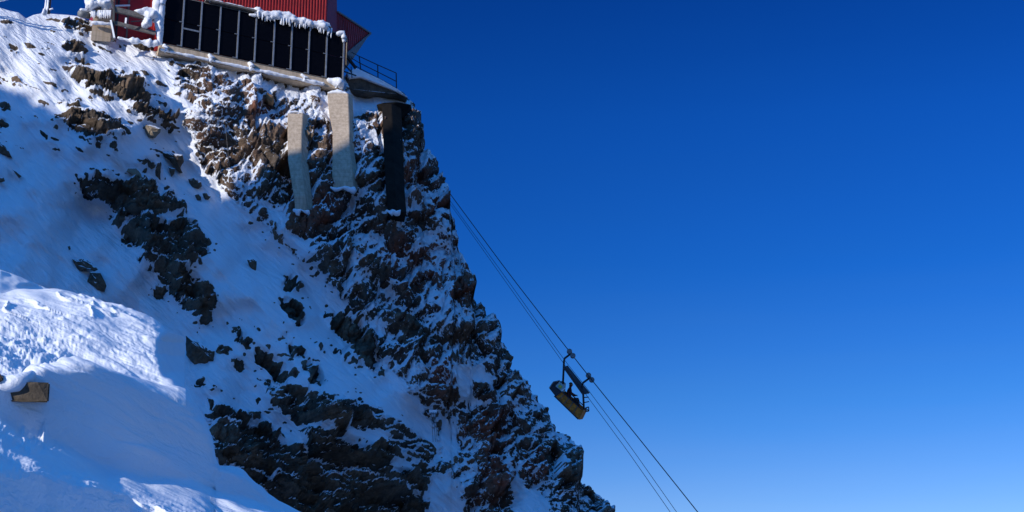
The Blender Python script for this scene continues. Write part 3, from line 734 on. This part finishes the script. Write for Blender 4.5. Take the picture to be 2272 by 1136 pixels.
# left corner: timber stage in front of the red wall
for du in (.35, .75, .95, 1.5): MB().obox(wall(-3.2+du, .4, -1.58), U*.10, Z*3, NN*.05).build('batten', M['timber' if du != .95 else 'dark'], st)
stg = empty('timber_stage', wall(-2.2, 0, .5), 'weathered grey timber stage with cross rails at the left corner of the red building', 'scaffold')
MB().bar(pt(251, 92, 69.2), pt(253, 20, 69.2), .10).build('post', M['dark'], stg)
MB().bar(pt(253, 20, 69.2), pt(244, -12, 69.2), .10).build('post', M['dark'], stg)
MB().bar(pt(246, 45, 69.1), pt(254, 84, 69.1), .09).build('post', M['rime'], stg)
MB().bar(pt(254, 21, 69.3), pt(322, 38, 69.9), .18, .28).build('beam', M['timber'], stg)
MB().bar(pt(252, 50, 69.3), pt(345, 74, 69.9), .14, .20).build('beam', M['timber'], stg)
MB().bar(pt(256, 13, 69.3), pt(288, 12, 69.9), .08, .08).build('rail', M['rime'], stg)
MB().bar(pt(300, 66, 69.5), pt(340, 42, 69.9), .05).build('brace', M['dark'], stg)
MB().bar(pt(290, 48, 69.5), pt(344, 44, 69.9), .05).build('brace', M['dark'], stg)
MB().bar(pt(280, 40, 69.5), pt(278, 62, 69.5), .09).build('bracket', M['rime'], stg)
lump('snow_crust', M['rime'], stg, [([pt(300, 24, 69.6), pt(330, 30, 69.8), pt(345, 36, 69.9)], [.1, .28, .3]), ([pt(330, 46, 69.6), pt(318, 58, 69.6)], [.25, .15]),
     ([pt(262, 84, 69.2), pt(300, 92, 69.4), pt(350, 98, 69.6)], [.08, .13, .2])], 6, .5)
pr = empty('concrete_pier', pt(228, 50, 69.5), 'beige concrete pier crusted with white rime at the left end of the station', 'pier')
a0 = pt(205, 52, 69.5); a1 = pt(248, 55, 69.9)
MB().obox(a0-Z*1.0, a1-a0, Z*5, (pt(212, 50, 71.0)-pt(205, 52, 69.5))).build('shaft', M['concrete'], pr, bevel=.02)
lump('rime_crust', M['rime'], pr, [([pt(x, 8+6*((i*7)%3)/3, 69.4) for i, x in enumerate(range(196, 252, 8))], [.30, .36, .3, .34, .3, .34, .3]),
     ([pt(193, -10, 69.6), pt(190, 18, 69.6)], [.2, .06]), ([pt(x, 28+3*(i % 2), 69.5) for i, x in enumerate(range(200, 250, 10))], [.07, .13, .16, .2, .12]), ([pt(204, 50, 69.3), pt(250, 54, 69.6)], [.06, .09])], 8, .55,
     [(pt(200+random.random()*46, 26, 69.3), .2+.25*random.random(), .05) for _ in range(16)])
dr = empty('snowy_drum', pt(187, 34, 69.3), 'small round grey drum under snow beside the concrete pier', 'drum')
MB().tube([pt(178, 30, 69.2), pt(197, 34, 69.8)], .20, 16).build('barrel', M['grey'], dr, True)
lump('snow_cap', M['snow'], dr, [([pt(180, 23, 69.2), pt(200, 27, 69.8)], [.10, .13])], 3, .3)
# twin rimed poles and a snow-laden rail end at the top left
pp = empty('mast', pt(108, 34, 68.4), 'pair of slim white rimed poles standing on the skyline', 'mast')
for (xa, xb, r) in ((96, 105, .05), (101, 110, .06)):
    MB().tube([pt(xa, 34, 68.4), pt((xa+xb)/2, 16, 68.4), pt(xb, -25, 68.4)], r, 10).build('pole', M['rime'], pp, True)
MB().tube([pt(107, 30, 68.6), pt(112, -25, 68.6)], .10, 10).build('pole', M['dark'], pp, True)
lump('rime_crust', M['rime'], pp, [([pt(95, 30, 68.3), pt(98, 20, 68.3)], [.09, .05])], 2, .4)
lump('rime_crust', M['rime'], pp, [([pt(110, 21, 68.3), pt(117, 19, 68.3)], [.04, .05])], 2, .4)
bb = empty('snowy_beam', pt(-30, 2, 67), 'snow covered beam end poking in at the top left corner', 'beam')
MB().bar(pt(-120, 8, 67), pt(26, -5, 67.5), .12, .12).build('beam_core', M['timber'], bb)
lump('snow_cap', M['snow'], bb, [([pt(-110, 5, 66.9), pt(0, 0, 67.1), pt(30, -6, 67.3)], [.12, .13, .05])], 7, .25)

# ------------------------------------------------------------------ concrete pillars
def pillar(name, label, front, side_px, D, depth, mat, foot):
    """front: list of (left x, right x, y); a tapering, leaning concrete buttress"""
    ys_ = np.array([f[2] for f in front], float); ds_ = np.array([min(Dface(f[0], f[2]), Dface(f[1], f[2])) for f in front])
    k1, k0 = np.polyfit(ys_, ds_, 1); D = k0+k1*ys_[0]-.55+min(0, (ds_[:-1]-k0-k1*ys_[:-1]).min())
    root = empty(name, pt(front[-1][0], front[-1][2], D), label, 'pillar', 'concrete pillars under the station'); root['_d'] = D
    mb = MB(); n = len(front); Dz = [D+k1*(f[2]-front[0][2])+(1.3*((f[2]-ys_[0])/(ys_[-1]-ys_[0]))**4) for f in front]
    vs = []
    for f, d in zip(front, Dz):
        A_ = pt(f[0], f[2], d-.10); B_ = pt(f[1], f[2], d+.05); C_ = pt(f[1]+side_px, f[2]+3, d+depth*.9); G_ = C_+Vector((-.45, 3.2, .1)); E_ = A_+Vector((-.3, 4.2, .1))
        vs += [A_, B_, C_, G_, E_]
    fs = [(0,1,2,3,4)]+[tuple(5*(n-1)+k for k in (4,3,2,1,0))]
    for i in range(n-1):
        for k in range(5): fs.append((5*i+k, 5*i+5+k, 5*i+5+(k+1)%5, 5*i+(k+1)%5))
    mb.add(vs, fs); mb.build('shaft', mat, root, bevel=.025)
    f = front[-1]; dl = Dz[-1]-.45
    lump('snow_patch', M['snow'], root, [([pt(f[0]-4, f[2]-3, dl+.1), pt(f[0]+8, f[2]+3, dl), pt((f[0]+f[1])/2, f[2]-2, dl), pt(f[1]+4, f[2]+5, dl+.1)], [.05, .12, .06, .13])], int(f[2]), .7)
    return root
p1 = pillar('concrete_pillar', 'pale concrete pillar, the lower left one with its foot splayed, half in sun', [(638,672,252),(638,669,300),(639,668,355),(640,669,362),(646,673,400),(652,677,435),(655,680,468)], 15, None, .95, M['concrete'], 0)
pd1 = p1['_d']; del p1['_d']
MB().tube([pt(683, 310, pd1+.5), pt(683, 310, pd1-.1)], .07, 12).build('drain_pipe', M['rime'], p1, True)
p2 = pillar('concrete_pillar', 'pale concrete pillar, taller one right below the corner of the solar wall', [(726,772,207),(730,774,250),(738,775,290),(738,775,302),(738,777,340),(737,782,375),(737,783,405),(738,784,418)], 10, None, .9, M['concrete'], 0)
pd2 = p2['_d']; del p2['_d']
lump('snow_cap', M['rime'], p2, [([pt(728, 206, pd2+.2), pt(748, 204, pd2+.3), pt(770, 208, pd2+.3)], [.06, .10, .05])], 3, .5)
lump('rime_crust', M['rime'], p2, [([pt(738, 285, pd2-.4), pt(731, 300, pd2-.5), pt(735, 330, pd2-.5)], [.12, .16, .05])], 3, .5)
lump('snow_cap', M['snow'], p1, [([pt(640, 250, pd1+.2), pt(655, 248, pd1+.3), pt(672, 251, pd1+.3)], [.05, .08, .04])], 3, .5)
p3 = pillar('concrete_pillar', 'concrete pillar under the railed terrace, shade put into its near-black colour', [(847,868,230),(849,870,270),(852,873,350),(856,876,420),(861,880,470)], 22, None, 1.0, M['shadeconcrete'], 0)
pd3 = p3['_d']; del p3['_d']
cp = MB(); cp.prism([pt(835, 232, pd3), pt(850, 228, pd3-.1), pt(880, 226, pd3+.3), pt(912, 232, pd3+1), pt(905, 244, pd3+1), pt(893, 262, pd3+.8), pt(850, 246, pd3-.1)], Vector((0, 2.6, 0))).build('corbel', M['shadeconcrete'], p3, bevel=.02)

# ------------------------------------------------------------------ terrace and railing
rl = empty('railing', pt(840, 180, 76.3), 'thin dark steel railing along the snowy terrace edge, against the sky', 'railing')
top = [(797,125),(838,144),(879,162)]; bot = [(801,153),(839,173),(880,197)]
T = [pt(*t_, d) for t_, d in zip(top, (77.8, 78.9, 80.0))]; Bt = [pt(b_[0], b_[1]+4, d) for b_, d in zip(bot, (77.8, 78.9, 80.0))]
for t_, b_ in zip(T, Bt): MB().bar(b_-Z*.1, t_, .065).build('post', M['dark'], rl)
T0 = pt(780, 116, 77.2); B0 = pt(780, 143, 77.2)
for f in (1, .52, .12):
    for i in range(2): MB().bar(Bt[i].lerp(T[i], f), Bt[i+1].lerp(T[i+1], f), .04).build('rail', M['dark'], rl)
    MB().bar(B0.lerp(T0, f), Bt[0].lerp(T[0], f), .035).build('rail', M['dark'], rl)
tr_ = empty('stone_terrace', pt(830, 200, 78), 'dark stone terrace edge capped with snow beneath the steel railing', 'terrace')
eb = Vector((-.6, 3.0, .2))
MB().prism([pt(766, 172, 75.8), pt(790, 163, 76.4), pt(842, 184, 77.6), pt(882, 201, 78.6), pt(905, 218, 79.2), pt(880, 208, 78.4), pt(845, 205, 77.5), pt(820, 209, 77), pt(793, 201, 76.2), pt(768, 196, 75.7)], eb).build('wall', M['boulder'], tr_)
MB().prism([pt(768, 160, 75.6), pt(790, 150, 76.2), pt(840, 173, 77.4), pt(884, 198, 78.4), pt(906, 216, 79.0), pt(880, 203, 78.3), pt(842, 187, 77.3), pt(800, 170, 76.3), pt(774, 171, 75.5)], eb*.8).build('snow_cap', M['snow'], tr_, bevel=.04)
stc = empty('steel_bracket', pt(775, 160, 75), 'dark steel bracing between solar wall end and the terrace', 'bracing')
MB().bar(pt(764, 118, 75), pt(790, 152, 75.4), .16, .12).build('strut', M['dark'], stc)
MB().bar(pt(763, 142, 74.8), pt(780, 160, 75.2), .06).build('strut', M['dark'], stc)
MB().bar(pt(779, 148, 74.9), pt(781, 172, 74.9), .05).build('strut', M['dark'], stc)
MB().bar(pt(762, 158, 74.6), pt(790, 168, 75.2), .06).build('strut', M['dark'], stc)

# ------------------------------------------------------------------ boulders standing clear of the snow
def boulder(poly, mat, label, depth=.55, seed=0, D=None, group=None, sink=.25):
    P = [Vector(p) for p in poly]; c2_ = sum(P, Vector((0, 0)))/len(P)
    D0 = D or Dface(c2_.x, c2_.y)
    c3_ = pt(c2_.x, c2_.y, D0)
    size = max((p-c2_).length for p in P)*D0/F
    rnd = random.Random(seed)
    dense = []
    for i in range(len(P)):
        a_, b_ = P[i], P[(i+1) % len(P)]
        k = max(1, int((b_-a_).length/6))
        for j in range(k): dense.append(a_.lerp(b_, j/k)+Vector((rnd.uniform(-.8, .8), rnd.uniform(-.8, .8))) if j else a_)
    n = len(dense); mb = MB(); vs = []
    skew = Vector((rnd.uniform(-.12, .12), rnd.uniform(-.1, .1)))*size*F/D0
    rings = [(1.0, .6*depth), (1.02, .1*depth), (.95, -.45*depth), (.72, -.8*depth), (.38, -1.0*depth)]
    for sc_, dd in rings:
        for i, p in enumerate(dense):
            q = c2_+(p-c2_)*sc_+skew*(1-sc_)*2
            wob = 1+.35*mnoise.noise(Vector((p.x*.08, p.y*.08, seed+sc_*2)))
            vs.append(pt(q.x, q.y, D0-sink+dd*size*2*wob*.5))
    vs.append(pt(c2_.x+skew.x*2, c2_.y+skew.y*2, D0-sink-1.02*depth*size))
    fs = [tuple(range(n))[::-1]]
    for r_ in range(len(rings)-1):
        for i in range(n): fs.append((r_*n+i, r_*n+(i+1)%n, (r_+1)*n+(i+1)%n, (r_+1)*n+i))
    for i in range(n): fs.append(((len(rings)-1)*n+i, (len(rings)-1)*n+(i+1)%n, len(rings)*n))
    mb.add(vs, fs); o = mb.build('boulder', mat)
    # origin at the foot
    low = min((Vector(v.co) for v in o.data.vertices), key=lambda v: v.z); off = Vector((c3_.x, c3_.y, low.z))
    for v in o.data.vertices: v.co -= off
    o.location = off
    return tag(o, label, 'boulder', group)
B_ = 'rocks standing out of the snow slope'
boulder([(586,210),(594,205),(606,212),(608,226),(604,235),(594,231),(584,222)], M['orange'], 'orange-brown boulder lit by sun on the snowy ledge under the solar panels', .9, 1, None, B_, .3)
boulder([(311,275),(333,276),(357,285),(355,294),(344,306),(329,305),(320,290)], M['pale'], 'flat-topped pale slab rock alone in the snow gully top', .6, 2, None, B_)
boulder([(272,378),(285,373),(301,373),(312,385),(319,400),(311,402),(293,388)], M['pale'], 'tan tilted rock lit by sun just above the big dark slab', .5, 3, None, B_)
boulder([(349,336),(376,335),(388,341),(405,344),(408,359),(400,372),(405,383),(398,384),(376,356),(360,348)], M['boulder'], 'dark cluster rock with a tail, in the snow gully right of the sunny rib', .5, 4, None, B_)
boulder([(373,370),(389,374),(386,386),(381,393)], M['boulder'], 'tiny wedge shaped dark rock beneath the tailed rock cluster', .5, 5, None, B_)
boulder([(418,397),(430,394),(446,404),(448,413),(440,419),(424,416)], M['boulder'], 'oval dark rock in mid gully, topmost of the small trio', .5, 6, None, B_)
boulder([(432,433),(441,430),(446,436),(446,444),(438,445)], M['boulder'], 'small dark rock, left one of the low pair in the gully', .5, 7, None, B_)
boulder([(449,429),(457,427),(468,436),(462,443),(455,443)], M['boulder'], 'small dark rock, right one of the low pair in the gully', .5, 8, None, B_)
boulder([(161,575),(185,573),(205,584),(218,598),(209,602),(190,597),(182,602),(172,603)], M['boulder'], 'upper half of the split dark rock on the smooth snow slope', .5, 9, None, B_)
boulder([(200,604),(222,605),(229,618),(236,634),(232,647),(215,644),(193,625),(196,618)], M['boulder'], 'lower half of the split dark rock on the smooth snow slope', .5, 10, None, B_)
boulder([(548,576),(560,573),(569,579),(568,602),(560,600),(553,590)], M['boulder'], 'single upright dark rock in the wide lower snow chute', .6, 11, None, B_)
boulder([(-10,316),(6,319),(20,336),(27,350),(14,346),(-10,340)], M['boulder'], 'dark rock cut by the left edge of the picture', .5, 12, None, B_)
boulder([(27,376),(34,378),(48,391),(42,395)], M['boulder'], 'thin dark sliver of rock near the left edge', .5, 13, None, B_)
boulder([(-6,392),(8,394),(11,402),(2,405),(-8,402)], M['boulder'], 'small rounded dark rock at the left edge under the sliver', .5, 14, None, B_)
boulder([(150,546),(155,545),(157,553),(153,555)], M['boulder'], 'pebble sized dark rock alone in the big snow slope', .5, 15, None, B_)
boulder([(413,745),(432,752),(456,766),(476,779),(477,805),(455,812),(431,811),(414,788)], M['boulder'], 'blocky layered dark rock just right of the snow cornice', .6, 16, None, B_, .5)

# ------------------------------------------------------------------ concrete block in the drift
d0 = on_drift(90, 885).y
cb = MB(); cb.prism([pt(-14, 846, d0-.12), pt(84, 848, d0-.14), pt(111, 849, d0-.12), pt(108, 893, d0-.12), pt(50, 892, d0-.14), pt(-14, 889, d0-.12)], pt(50, 870, d0+.25)-pt(50, 870, d0))
o = cb.build('concrete_block', mat_plain('weathered_block', (.085, .066, .046), .85, 0, .4, 14, .012), None, bevel=.006); tag(o, 'brown-grey concrete block half buried in the near snow drift', 'block')
sm = lump('snow_mound', M['snow'], None, [([pt(-40, 846, d0-.13), pt(10, 853, d0-.14), pt(38, 850, d0-.14), pt(56, 841, d0-.11), pt(70, 833, d0-.02)], [.042, .038, .038, .03, .022])], 3, .12, None, 26)
sm['kind'] = 'structure'
d1 = on_drift(0, 835).y
o = MB().prism([pt(-30, 829, d1-.1), pt(6, 829, d1-.1), pt(10, 840, d1-.08), pt(6, 850, d1-.1), pt(-30, 850, d1-.1)], pt(0, 840, d1+.3)-pt(0, 840, d1)).build('stone', M['boulder'], None, bevel=.01)
tag(o, 'small stone end at the left edge above the concrete block', 'stone')

# ------------------------------------------------------------------ little measuring frame on the cliff
mf = empty('measuring_frame', pt(962, 940, Dface(962, 940)-.5), 'small white plate on two thin upright rods fixed to the lower cliff', 'instrument')
dm = Dface(962, 930)-.9
MB().obox(pt(952, 915, dm), pt(969, 915, dm)-pt(952, 915, dm), Z*.12, Vector((0,.3,0))).build('plate', M['rime'], mf)
for x in (957, 962, 966): MB().tube([pt(x, 915, dm), pt(x+4, 980, dm)], .016, 6).build('rod', M['steel'], mf, True)
rp = MB().tube([pt(500, 278, Dface(500, 290)-1.0), pt(504, 320, Dface(504, 320)-1.1), pt(509, 368, Dface(509, 366)-.8)], .011, 6).build('rope', M['timber'], None, True)
tag(rp, 'thin frosted rope hanging down the dark gully wall', 'rope')

# ------------------------------------------------------------------ cables
def cable(name, pts, r, label, ext=True):
    P = [pt(*p) for p in pts]
    mb = MB(); Q = []
    for i in range(len(P)-1):
        for k in range(8): Q.append(P[i].lerp(P[i+1], k/8))
    Q.append(P[-1])
    for _ in range(3): Q = [Q[0]]+[(Q[i-1]+Q[i]*2+Q[i+1])/4 for i in range(1, len(Q)-1)]+[Q[-1]]
    o = mb.tube(Q, r, 8).build(name, M['dark'], None, True)
    return tag(o, label, 'cable', 'cables of the ropeway')
cable('track_cable', [(905,300,90.8),(1000,432,88),(1130,608,84.3),(1267,784.5,80.4),(1309,838,79.3),(1430,988,76),(1548,1136,72.8),(1700,1330,69)], .026, 'thick upper track cable that carries the pulleys of the goods lift')
cable('haul_rope', [(905,310,90.8),(1003,452,88),(1128,624,84.3),(1250,796,80.4),(1302,861,79.3),(1404,998,76),(1501,1136,72.8),(1650,1345,69)], .014, 'thin haul rope, nearer the track cable of the two')
cable('haul_rope', [(905,330,90.8),(1006,462,88),(1124,628,84.3),(1246,800,80.4),(1302,878,79.3),(1392,1000,76),(1487,1136,72.8),(1630,1345,69)], .014, 'thin haul rope, lowest of the three cables')

# ------------------------------------------------------------------ goods carrier
DC = 79.9
def q(px, py, d=0): return pt(px, py, DC+d)
car = empty('cable_carrier', q(1262, 905), 'open cargo carrier with long brown tray and flat roof hanging on the cable', 'cable car')
def trolley(w1, w2, arm):
    a_ = q(*w1, -.02); b_ = q(*w2, -.02); dd = (b_-a_).normalized()
    tr = MB().bar(a_-dd*.05, b_+dd*.05, .12, .16).build('trolley', M['dark'], car)
    for c_ in (a_, b_):
        mb = MB().tube([c_+Vector((0,-.14,0)), c_+Vector((0,-.10,0)), c_+Vector((0,.06,0)), c_+Vector((0,.10,0))], [.13, .155, .155, .13], 18); mb.build('wheel', M['grey'], tr)
    return tr
trolley((1263.4, 780), (1271, 789.5), None); trolley((1305.6, 833), (1313, 843), None)
MB().tube([q(1266, 785, -.05), q(1253, 795, -.05), q(1251.5, 800, -.05), q(1249, 852, -.05)], .06, 8).build('hanger', M['dark'], car, True)
MB().tube([q(1307, 839.5, -.05), q(1293.5, 849.5, -.05), q(1292.5, 855, -.05), q(1294, 874, -.05), q(1295.5, 908, -.05)], .06, 8).build('hanger', M['dark'], car, True)
rf = [q(1251.5, 814.5, -.35), q(1295, 875.5, -.35), q(1306.5, 873, .5), q(1257.5, 812.5, .5)]
MB().prism(rf, (rf[2]-rf[0]).cross(rf[1]-rf[3]).normalized()*-.07).build('roof', M['cloth'], car)
MB().bar(rf[0], rf[1], .07, .14).build('roof_beam', M['dark'], car)
MB().bar(rf[3], rf[2], .05, .10).build('roof_beam', M['dark'], car)
# tray: floor, two long sides, two ends
off = Vector((.28, 1.25, .22))
A4 = [q(1244, 866.5), q(1293, 910), q(1283, 930), q(1230, 878.5)]
def inner(v): return v
tw = (A4[2]-A4[3]).normalized(); 
tray = MB(); th = .05
MB().prism(A4, off.normalized()*.05).build('side_panel', M['wood'], car)
MB().prism([p+off for p in A4], off.normalized()*-.05).build('side_panel', M['wood'], car)
MB().prism([A4[3]+off*.05, A4[2]+off*.05, A4[2]+off*.95, A4[3]+off*.95], (A4[0]-A4[3]).normalized()*.05).build('floor', M['dark'], car)
MB().prism([A4[1], A4[2], A4[2]+off, A4[1]+off], tw*.05).build('end_panel', M['wood'], car)
MB().bar(A4[3]-off.normalized()*.03, A4[2]-off.normalized()*.03, .07, .07).build('edge_rail', M['dark'], car)
MB().bar(A4[0]-off.normalized()*.03, A4[1]-off.normalized()*.03, .05, .05).build('edge_rail', M['dark'], car)
for k in (.18, .38, .58, .78):
    MB().bar(A4[0].lerp(A4[1], k)-off.normalized()*.02, A4[3].lerp(A4[2], k)-off.normalized()*.02, .05, .04).build('stud', M['timber'], car)
# control cab at the uphill end
cabp = [q(1218.7, 862, -.05), q(1227, 848, -.05), q(1241.5, 845.5, -.05), q(1247.5, 851, -.05), q(1246, 870, -.05), q(1233, 880, -.05)]
cb_ = MB().prism(cabp, off*.9).build('cab', M['dark'], car)
MB().prism([q(1232.5, 857, -.12), q(1241.5, 846.5, -.12), q(1253.5, 856.5, -.12), q(1247, 869, -.12)], Vector((0,.05,0))).build('window', M['glass'], cb_)
MB().prism([q(1238, 857.5, -.16), q(1241.5, 853, -.16), q(1247.5, 857.5, -.16), q(1244, 862.5, -.16)], Vector((0,.03,0))).build('sticker', M['yellow'], cb_)
MB().bar(q(1246, 868, -.1), q(1254, 861, -.1), .05).build('frame', M['rime'], cb_)
MB().bar(q(1218.7, 861, -.1), q(1228, 847.5, -.1), .06).build('frame', M['grey'], cb_)
MB().bar(q(1228, 847.5, -.1), q(1242, 844.5, -.1), .06).build('frame', M['grey'], cb_)
MB().bar(q(1266, 874, .1), q(1294, 899, .1), .05).build('handrail', M['dark'], car)
MB().bar(q(1271, 886, .1), q(1276, 881, .1), .04).build('handrail_post', M['dark'], car)
MB().bar(q(1283, 897, .1), q(1284, 891, .1), .04).build('handrail_post', M['dark'], car)
for (x0, y0, x1, y1) in ((1296, 882, 1306, 881), (1297, 893, 1307, 891)): MB().bar(q(x0, y0), q(x1, y1), .06, .05).build('step', M['dark'], car)
fr = [(1299, 905), (1306, 903), (1306.5, 912), (1300, 913)]
for i in range(4): MB().bar(q(*fr[i]), q(*fr[(i+1) % 4]), .06).build('buffer_frame', M['dark'], car)
MB().bar(q(*fr[0]), q(*fr[2]), .05).build('buffer_frame', M['dark'], car)
bg_ = lump('canvas_bag', M['cloth'], None, [([q(1272, 888, .5), q(1277, 890, .5), q(1283, 899, .5)], [.14, .22, .15])], 5, .3)
tag(bg_, 'dark lumpy canvas bag lying in the carrier tray beside the handrail', 'bag')
# ---- person
def skin_body(name, joints, edges, mat, parent=None, sub=2):
    me = bpy.data.meshes.new(name); me.from_pydata([j[0] for j in joints], edges, []); o = bpy.data.objects.new(name, me); col.objects.link(o)
    me.materials.append(mat)
    m = o.modifiers.new('skin', 'SKIN'); sv = me.skin_vertices[0].data
    for i, j in enumerate(joints): sv[i].radius = (j[1], j[1]*(j[2] if len(j) > 2 else 1)); 
    sv[0].use_root = True; m.use_smooth_shade = True
    s_ = o.modifiers.new('sub', 'SUBSURF'); s_.levels = sub; s_.render_levels = sub
    if parent: o.parent = parent; o.matrix_parent_inverse = Matrix.Translation(-Vector(parent.location))
    return o
base = q(1262, 906, .55)
H_ = lambda x, y, z: base+Vector((x, y, z))
# half-crouched, leaning downhill, hands on the rail
J = [(H_(0,0,.62), .15), (H_(.02,0,.80), .15), (H_(.05,0,1.00), .17), (H_(.07,0,1.13), .13), (H_(.10,0,1.22), .065), (H_(.12,0,1.34), .10), (H_(.125,0,1.42), .085),
     (H_(.06,-.20,1.12), .075), (H_(.14,-.26,.86), .058), (H_(.34,-.22,.74), .045), (H_(.41,-.21,.74), .04),
     (H_(.06,.20,1.12), .075), (H_(.16,.26,.86), .058), (H_(.36,.20,.76), .045), (H_(.43,.19,.76), .04),
     (H_(.02,-.10,.56), .11), (H_(.20,-.12,.32), .075), (H_(.04,-.12,.05), .05), (H_(.18,-.13,.02), .045),
     (H_(.02,.10,.56), .11), (H_(.20,.12,.32), .075), (H_(.04,.12,.05), .05), (H_(.18,.13,.02), .045)]
E_ = [(0,1),(1,2),(2,3),(3,4),(4,5),(5,6),(3,7),(7,8),(8,9),(9,10),(3,11),(11,12),(12,13),(13,14),(0,15),(15,16),(16,17),(17,18),(0,19),(19,20),(20,21),(21,22)]
per = skin_body('person', J, E_, M['jacket'])
tag(per, 'person in dark red jacket crouching in the hanging carrier tray and holding the rail', 'person')
def ell(name, c_, r, mat, parent, cut=None):
    bm = bmesh.new(); bmesh.ops.create_icosphere(bm, subdivisions=3, radius=1)
    for v in bm.verts:
        v.co = Vector((v.co.x*r[0], v.co.y*r[1], v.co.z*r[2]))
    if cut is not None: bmesh.ops.delete(bm, geom=[v for v in bm.verts if v.co.z < cut], context='VERTS')
    for v in bm.verts: v.co += c_
    me = bpy.data.meshes.new(name); bm.to_mesh(me); bm.free(); return link(name, me, mat, parent, True)
hd = H_(.13, 0, 1.37)
ell('face', hd+Vector((.02, 0, 0)), (.095, .078, .125), M['skin'], per)
ell('nose', hd+Vector((.118, 0, -.005)), (.02, .013, .022), M['skin'], per)
for s_ in (-1, 1):
    ell('ear', hd+Vector((.01, s_*.08, 0)), (.02, .012, .03), M['skin'], per); ell('eye', hd+Vector((.102, s_*.03, .02)), (.01, .012, .008), M['hair'], per)
ell('cap', hd+Vector((0, 0, .03)), (.115, .1, .12), M['hair'], per, 0.0)
ell('trouser_seat', H_(.01, 0, .60), (.16, .19, .13), M['trousers'], per)
for s_, hx, hz in ((-1, .43, .74), (1, .45, .76)):
    hc = H_(hx, s_*.2, hz); hm = MB(); hm.obox(hc+Vector((-.04,-.035,-.015)), Vector((.08,0,0)), Vector((0,.07,0)), Vector((0,0,.03)))
    for k in range(4): hm.tube([hc+Vector((.04, -.026+.0175*k, 0)), hc+Vector((.07+.005*(k in (1, 2)), -.026+.0175*k, -.01)), hc+Vector((.07, -.026+.0175*k, -.045))], [.009, .0085, .007], 6)
    hm.tube([hc+Vector((-.01, -s_*.035, 0)), hc+Vector((.02, -s_*.06, -.01)), hc+Vector((.045, -s_*.055, -.03))], [.011, .01, .008], 6)
    hm.build('hand', M['skin'], per, True)
